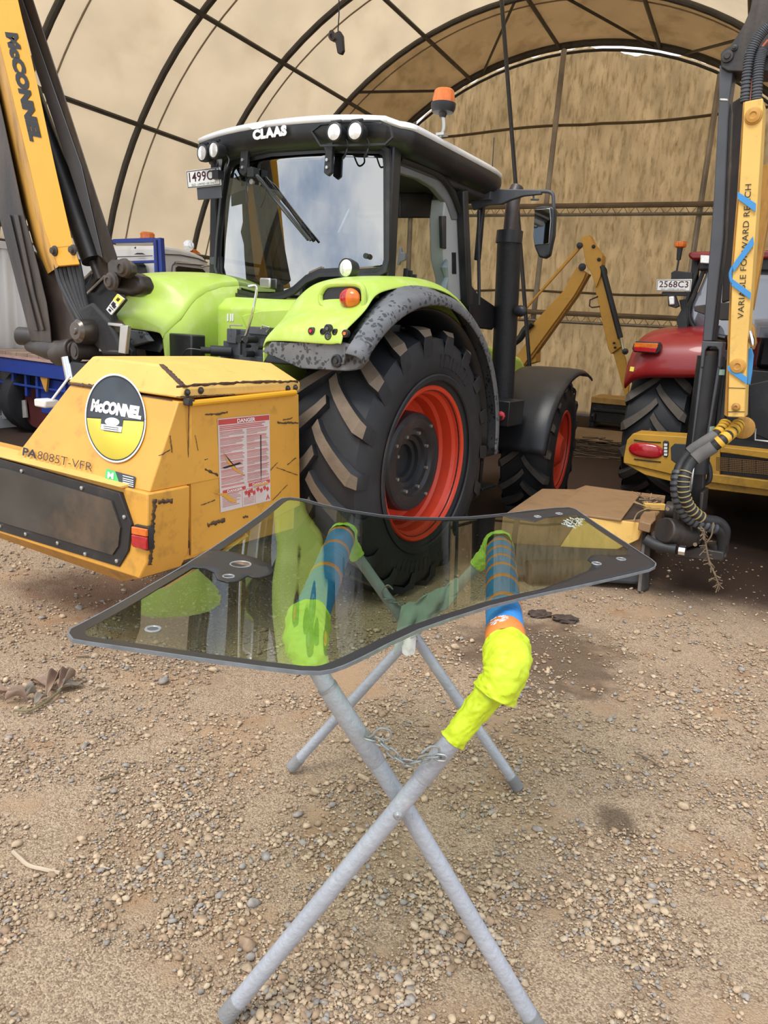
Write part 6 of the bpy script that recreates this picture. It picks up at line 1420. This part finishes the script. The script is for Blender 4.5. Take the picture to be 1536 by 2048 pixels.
# chain that keeps the near legs from spreading
A = Vector((-.010, YN+.012, .822)); B = Vector((.176, YN-.03, .802)); 
chn = bpy.data.objects.new('chain', None); COL.objects.link(chn); chn.parent = sd_
def link_(c, d, up, l=.018, w=.0115, r=.0027):
    d = d.normalized(); s_ = d.cross(up).normalized(); P = []
    for k in range(20):
        t = 2*pi*k/20; x = cos(t); P.append(c+d*((l-w)*(1 if x > 0 else -1)*min(1, abs(x)*3)+w*cos(t))+s_*w*sin(t))
    return MB().tube(P, r, 8, closed=True).build('chain_link', GALV, chn)
pts = []
for i in range(10):
    f = (i+.5)/10; p = A.lerp(B, f); p = p+Vector((0, -.03, .012*sin(f*9)-.02*sin(pi*f))); pts.append(p)
for i, p in enumerate(pts):
    d = (pts[min(i+1, 9)]-pts[max(i-1, 0)]); up = Vector((0, 1, 0)) if i % 2 else Vector((.0, .3, 1)); link_(p, d, up, .0145, .0085)
MB().tube(smoothpath([A+Vector((0, -.02, 0)), A+Vector((.012, -.035, .01)), A+Vector((.03, -.04, .035)), A+Vector((.055, -.04, .032)), A+Vector((.056, -.04, .012)), A+Vector((.035, -.035, .0))]), .003, 8).build('eye_hook', GALV, chn)
MB().tube(smoothpath([B+Vector((-.055, -.035, .02)), B+Vector((-.035, -.03, .035)), B+Vector((-.015, -.025, .03)), B+Vector((-.012, -.02, .005)), B+Vector((.0, -.005, -.01))]), .003, 8).build('eye_hook', GALV, chn)
for q in (A, B): MB().cyl(q+Vector((0, -.022, 0)), q+Vector((.004 if q is A else -.006, .0, 0)), .0065, 8).build('chain_bolt', GALV, chn)
# far chain, seen dimly through the glass
chf = bpy.data.objects.new('chain', None); COL.objects.link(chf); chf.parent = sd_
_c = chn; chn = chf
A = Vector((.02, YF-.03, .795)); B = Vector((.26, YF-.02, .79)); pts = [A.lerp(B, (i+.5)/13)+Vector((0, -.01, -.025*sin(pi*(i+.5)/13))) for i in range(13)]
for i, p in enumerate(pts): link_(p, B-A, Vector((0, 1, 0)) if i % 2 else Vector((0, .3, 1)), .0145, .0085)
MB().tube(smoothpath([A+Vector((0, -.01, 0)), A+Vector((-.01, -.02, .03)), A+Vector((.01, -.02, .055)), A+Vector((.03, -.02, .04))]), .003, 6).build('eye_hook', GALV, chn)
# grey cloth draped over the far cross
CLO = mat('grey_green_rag', (.42, .47, .45), .9, var=.15, bump=.2)
rows = []
for i in range(16):
    f = i/15; row = []
    for j in range(40):
        g_ = j/39; base = Vector((.085+.20*g_, YF-.07, .80+.09*g_-.02*(1-g_)))
        drop = f*(.135*(1-g_)**.8+.035)
        row.append(base+Vector((-.02*f*(1-g_), -.045*sin(pi*f*.5)+.012*sin(g_*15+f*5)+.03*noise.noise(Vector((g_*5, f*3, 2))), -drop+.02*sin(pi*min(1, f*2))*(.4+.6*g_)+.02*noise.noise(Vector((g_*7-f*4, f*2, 8))))))
    rows.append(row)
rag = MB().grid(rows).build('cloth', CLO, None, solid=.004, smooth=180, subd=1)
tagit(rag, 'crumpled grey-green cloth draped over the far crossed legs under the glass panel', 'cloth')
TG = mat('dirty_white_cloth', (.82, .81, .80), .9, var=.08, dirt=(.42, .41, .40), dscale=30, damt=.4)
tgp = [W.hit(u, v, 1, 2.56) for u, v in [(799, 1272), (833, 1263), (830, 1305), (825, 1310), (811, 1317), (803, 1305), (801, 1290)]]
rows = [[Vector(W.hit(801+32*j/5+(3 if i > 2 else 0)*(1-j/5)-i*.6*(j/5), 1270-8*j/5+i*(7.5+.4*j)*(1-.25*abs(j-2)/3 if i == 6 else 1), 1, 2.56+.008*sin(j*1.3+i*.4))) for j in range(6)] for i in range(6)]
rows.append([rows[-1][j].lerp(rows[-1][2], .45)+Vector((0, 0, -.008 if 0 < j < 4 else .0)) for j in range(6)])
tg = MB().grid(rows).build('cloth', TG, None, solid=.002, subd=1, smooth=180)
tagit(tg, 'small dirty white rag end hanging just below the near rim of the glass', 'cloth')

# ------------------------------------------------------------------ the glass panel lying on the stand
GZ = 1.0885
out_px = [(136, 1268), (140, 1259), (200, 1228), (300, 1171), (400, 1112), (470, 1066), (520, 1030), (553, 1003), (563, 997), (580, 995), (610, 999), (650, 1010), (700, 1021), (760, 1030), (820, 1035), (880, 1036), (940, 1034), (1000, 1028), (1060, 1021), (1110, 1016), (1138, 1015), (1152, 1019), (1200, 1052), (1260, 1091), (1303, 1119), (1312, 1127), (1310, 1134), (1298, 1140), (1200, 1163), (1100, 1184), (1040, 1198), (980, 1213), (900, 1238), (840, 1259), (780, 1287), (720, 1318), (690, 1332), (665, 1341), (640, 1345), (600, 1344), (520, 1334), (400, 1317), (280, 1300), (180, 1286), (145, 1280)]
gd = lambda x, y: .036*((y-2.4)/.8)**2+.012*((x-.1)/.8)**2
def ghit(u, v):
    z = GZ
    for _ in range(12):
        p = W.hit(u, v, 2, z); z = GZ+gd(p[0], p[1])
    return (p[0], p[1], z)
go = [ghit(u, v) for u, v in out_px]
gsrf = lambda p: (p[0], p[1], GZ+gd(p[0], p[1])+.0016*noise.noise(Vector((p[0]*3.2, p[1]*1.4, 0))))
gp = fillpoly('glass_panel', [(p[0], p[1], 0) for p in go], gsrf, PANEG, None, 4, .005, -1)
gp.data.materials[0] = PANEG
tagit(gp, 'green-tinted curved rear window panel with black border lying flat on the stand', 'glass panel')
FRIT = mat('matt_black_frit', (.028, .028, .032), .38, spec=.35, var=.06)
EDG = mat('grey_ground_glass_edge', (.17, .19, .21), .35, var=.2, vs=30)
lift = lambda dz: (lambda p: (p[0], p[1], gsrf(p)[2]+dz))
go2 = []
for i in range(len(go)):                                  # denser outline so that the border follows the curve
    a, b = Vector(go[i]), Vector(go[(i+1) % len(go)])
    for k in range(3): go2.append(tuple(a.lerp(b, k/3)))
ind = .030
inn = inset([(p[0], p[1], 0) for p in go2], ind, (0, 1))
ring('black_border', [(p[0], p[1], 0) for p in go2], inn, (0, 0, .0006), FRIT, gp, lift(.0007))
ring('ground_edge', inset([(p[0], p[1], 0) for p in go2], -.0012, (0, 1)), inset([(p[0], p[1], 0) for p in go2], .0022, (0, 1)), (0, 0, -.0075), EDG, gp, lift(.0018))
def fritpatch(px_, holes, name='frit_patch'):
    P = [ghit(u, v) for u, v in px_]
    o = fillpoly(name, [(p[0], p[1], 0) for p in P], lift(.0011), FRIT, gp, 2, .0006, 1)
    for (u, v, r_, mt) in holes:
        c = ghit(u, v); 
        MB().lathe((c[0], c[1], c[2]+.0018), (0, 0, 1), [(.0004, r_), (.0018, r_+.001), (.0018, r_+.004), (.0, r_+.005)], 28).build('hole_rim', GALV, o)
        MB().lathe((c[0], c[1], c[2]+.0016), (0, 0, 1), [(.0003, r_), (.0003, .0002)], 28).build('hole', mt, o)
    return o
HOL = mat('seen_through_hole', (.16, .10, .06), .8, var=.5, vs=60)
HOD = mat('dark_hole', (.09, .09, .09), .6)
fritpatch([(395, 1112), (420, 1100), (470, 1106), (515, 1118), (540, 1130), (548, 1142), (538, 1151), (520, 1156), (505, 1156), (495, 1152), (478, 1163), (455, 1166), (435, 1160), (428, 1146), (410, 1138), (372, 1135), (340, 1150)], [(481, 1130, .026, HOL), (457, 1154, .012, HOD)])
fritpatch([(1312, 1127), (1306, 1136), (1200, 1160), (1120, 1178), (1060, 1188), (1120, 1165), (1176, 1142), (1186, 1128), (1175, 1120), (1182, 1112), (1200, 1110), (1225, 1112), (1252, 1110), (1258, 1095), (1240, 1082), (1265, 1094)], [(1193, 1128, .011, HOD), (1242, 1119, .011, HOD)])
fritpatch([(1152, 1019), (1138, 1016), (1100, 1018), (1040, 1024), (1000, 1029), (1020, 1036), (1050, 1040), (1070, 1044), (1090, 1036), (1120, 1032), (1165, 1030)], [(1075, 1034, .010, HOD), (1118, 1028, .010, HOD)])
c = ghit(306, 1259); h = MB().lathe((c[0], c[1], c[2]+.0012), (0, 0, 1), [(.0004, .011), (.0018, .012), (.0018, .016), (.0, .017)], 28).build('hole_rim', GALV, gp)
MB().lathe((c[0], c[1], c[2]+.001), (0, 0, 1), [(.0003, .0115), (.0003, .0002)], 24).build('hole', HOD, gp)
# etched mark and chalky smear
m = MB(); r_ = random.Random(6)
for i in range(46):
    u, v = 1130+r_.uniform(0, 34), 1036+r_.uniform(0, 18); a = Vector(ghit(u, v))+Vector((0, 0, .0012)); m.tube([a, a+Vector((r_.uniform(-.016, .016), r_.uniform(-.03, .03), .0))], .0013, 4)
sm = m.build('chalk_smear', mat('chalk_pale', (.50, .56, .50), .9), gp); sm['kind'] = 'stuff'
m = MB()
for i in range(5):
    a = ghit(206+i*10, 1254+i*1.3); b = ghit(213+i*10, 1255+i*1.3); m.tube([Vector(a)+Vector((0, 0, .001)), Vector(b)+Vector((0, 0, .001))], .0008, 4)
m.build('etched_mark', BLK, gp)

# ------------------------------------------------------------------ leaves, twigs and stains on the ground
def G(u, v, z=.0): return Vector(W.hit(u, v, 2, z))
LEA = mat('dry_brown_leaf', (.30, .20, .145), .85, var=.25, vs=12, dirt=(.46, .36, .27), dscale=8, damt=.5)
LEB = mat('dry_grey_leaf', (.27, .23, .18), .85, var=.25, vs=12)
def leaf(px0, px1, w, curl, mt, label, seed, hgt=.02):
    A, B = G(*px0, .012), G(*px1, .012); d = B-A; L = d.length; d.normalize(); s_ = Vector((0, 0, 1)).cross(d); r_ = random.Random(seed); rows = []
    ph = r_.uniform(0, 6)
    for i in range(13):
        f = i/12; ww = w*(sin(pi*f**.85)**.7)*.5+.002; row = []
        for j in range(9):
            g_ = j/8*2-1; z = .004+hgt*sin(pi*f)*.5+abs(g_)**1.6*curl*ww*1.1+.010*sin(f*9+g_*3+ph)*abs(g_)
            row.append(A+d*L*f+s_*g_*ww*(1-.35*curl*abs(g_))+Vector((0, 0, z)))
        rows.append(row)
    o = MB().grid(rows).build('dry_leaf', mt, None, solid=.0012, smooth=80)
    return tagit(o, label, 'leaf', 'dry leaves on the yard at the left')
leaf((125, 1352), (92, 1395), .075, 1.1, LEA, 'dry curled leaf standing at the tip of the fallen leafy twig', 1, .045)
leaf((150, 1355), (118, 1385), .08, 1.3, LEA, 'dry cupped leaf right of the others on the fallen twig', 2, .045)
leaf((62, 1362), (112, 1382), .06, .7, LEA, 'long dry reddish leaf at the back left of the twig', 3, .02)
leaf((112, 1382), (166, 1370), .07, .5, LEB, 'flat greyish dry leaf pointing right beside the twig', 4, .018)
leaf((10, 1402), (56, 1400), .085, 1.0, LEA, 'broad crumpled dry leaf at the left edge of the picture', 5, .04)
leaf((50, 1398), (76, 1392), .075, 1.2, LEB, 'round cupped dry leaf next to the crumpled one at the left edge', 6, .035)
leaf((-20, 1395), (20, 1392), .08, .9, LEA, 'dry leaf cut off by the left edge of the picture', 7, .03)
leaf((70, 1408), (98, 1390), .05, .6, LEB, 'narrow dry leaf along the middle of the fallen twig', 8, .015)
TWG = mat('green_brown_twig', (.20, .17, .09), .8, var=.3)
def twig(pts, r, mt, name, label, cat, z=.012):
    o = MB().tube(smoothpath([G(u, v, z) for u, v in pts], 4), r, 7).build(name, mt, None); return tagit(o, label, cat)
twig([(30, 1420), (60, 1420), (90, 1405), (112, 1388), (122, 1378)], .006, TWG, 'fallen_twig', 'greenish fallen twig with dry leaves at the left edge', 'twig', .018)
STW = mat('pale_straw', (.50, .40, .29), .85, var=.15)
twig([(26, 1703), (42, 1718), (58, 1731), (85, 1738), (120, 1746)], .007, STW, 'bark_strip', 'bent pale strip of bark on the gravel at lower left', 'bark strip', .010)
twig([(198, 1560), (222, 1553), (256, 1544)], .0035, mat('dark_twig', (.16, .12, .07), .9), 'fallen_twig', 'thin dark twig on the dirt at centre left', 'twig', .008)
DT = bpy.data.materials['dark_twig']
twig([(1270, 1505), (1300, 1520), (1322, 1536)], .0035, DT, 'fallen_twig', 'thin dark twig on the gravel right of the stand', 'twig', .008)
twig([(1316, 1368), (1335, 1380), (1352, 1391)], .003, DT, 'fallen_twig', 'short dark twig on the gravel beyond the stand at right', 'twig', .008)
twig([(152, 1313), (178, 1313)], .0035, DT, 'fallen_twig', 'short dark twig just below the left corner of the glass', 'twig', .008)
leaf((190, 1380), (214, 1372), .03, .4, STW, 'small pale straw-coloured leaf lying alone right of the twig', 11, .008)
q = G(1042, 1377, .006); o = MB().lathe(q, (0, 0, 1), [(0, .008), (0, .014), (.006, .014), (.006, .008)], 6, closed=True).build('hex_nut', GALV, None); tagit(o, 'small loose steel nut on the gravel right of the yellow taped corner', 'nut')
r_ = random.Random(31)
for (u, v, s_, lb) in ((1080, 1228, .05, 'dark crumbly clod of earth, the larger one beyond the stand'), (1130, 1238, .055, 'dark clod of earth on the gravel nearest the mower head'),):
    c = G(u, v, .01); m = MB()
    bm = bmesh.new(); bmesh.ops.create_icosphere(bm, subdivisions=3, radius=1)
    for w_ in bm.verts: w_.co = Vector((w_.co.x*1.5, w_.co.y, w_.co.z*.45))*s_*(1+.5*noise.noise(w_.co*2.2+Vector((u, 0, 0))))+c
    me = bpy.data.meshes.new('earth_clod'); bm.to_mesh(me); bm.free(); me.materials.append(mat('dark_clod', (.07, .05, .038), .95, var=.4, vs=30, bump=.5, bscale=40)); o = bpy.data.objects.new('earth_clod', me); COL.objects.link(o); tagit(o, lb, 'clod')
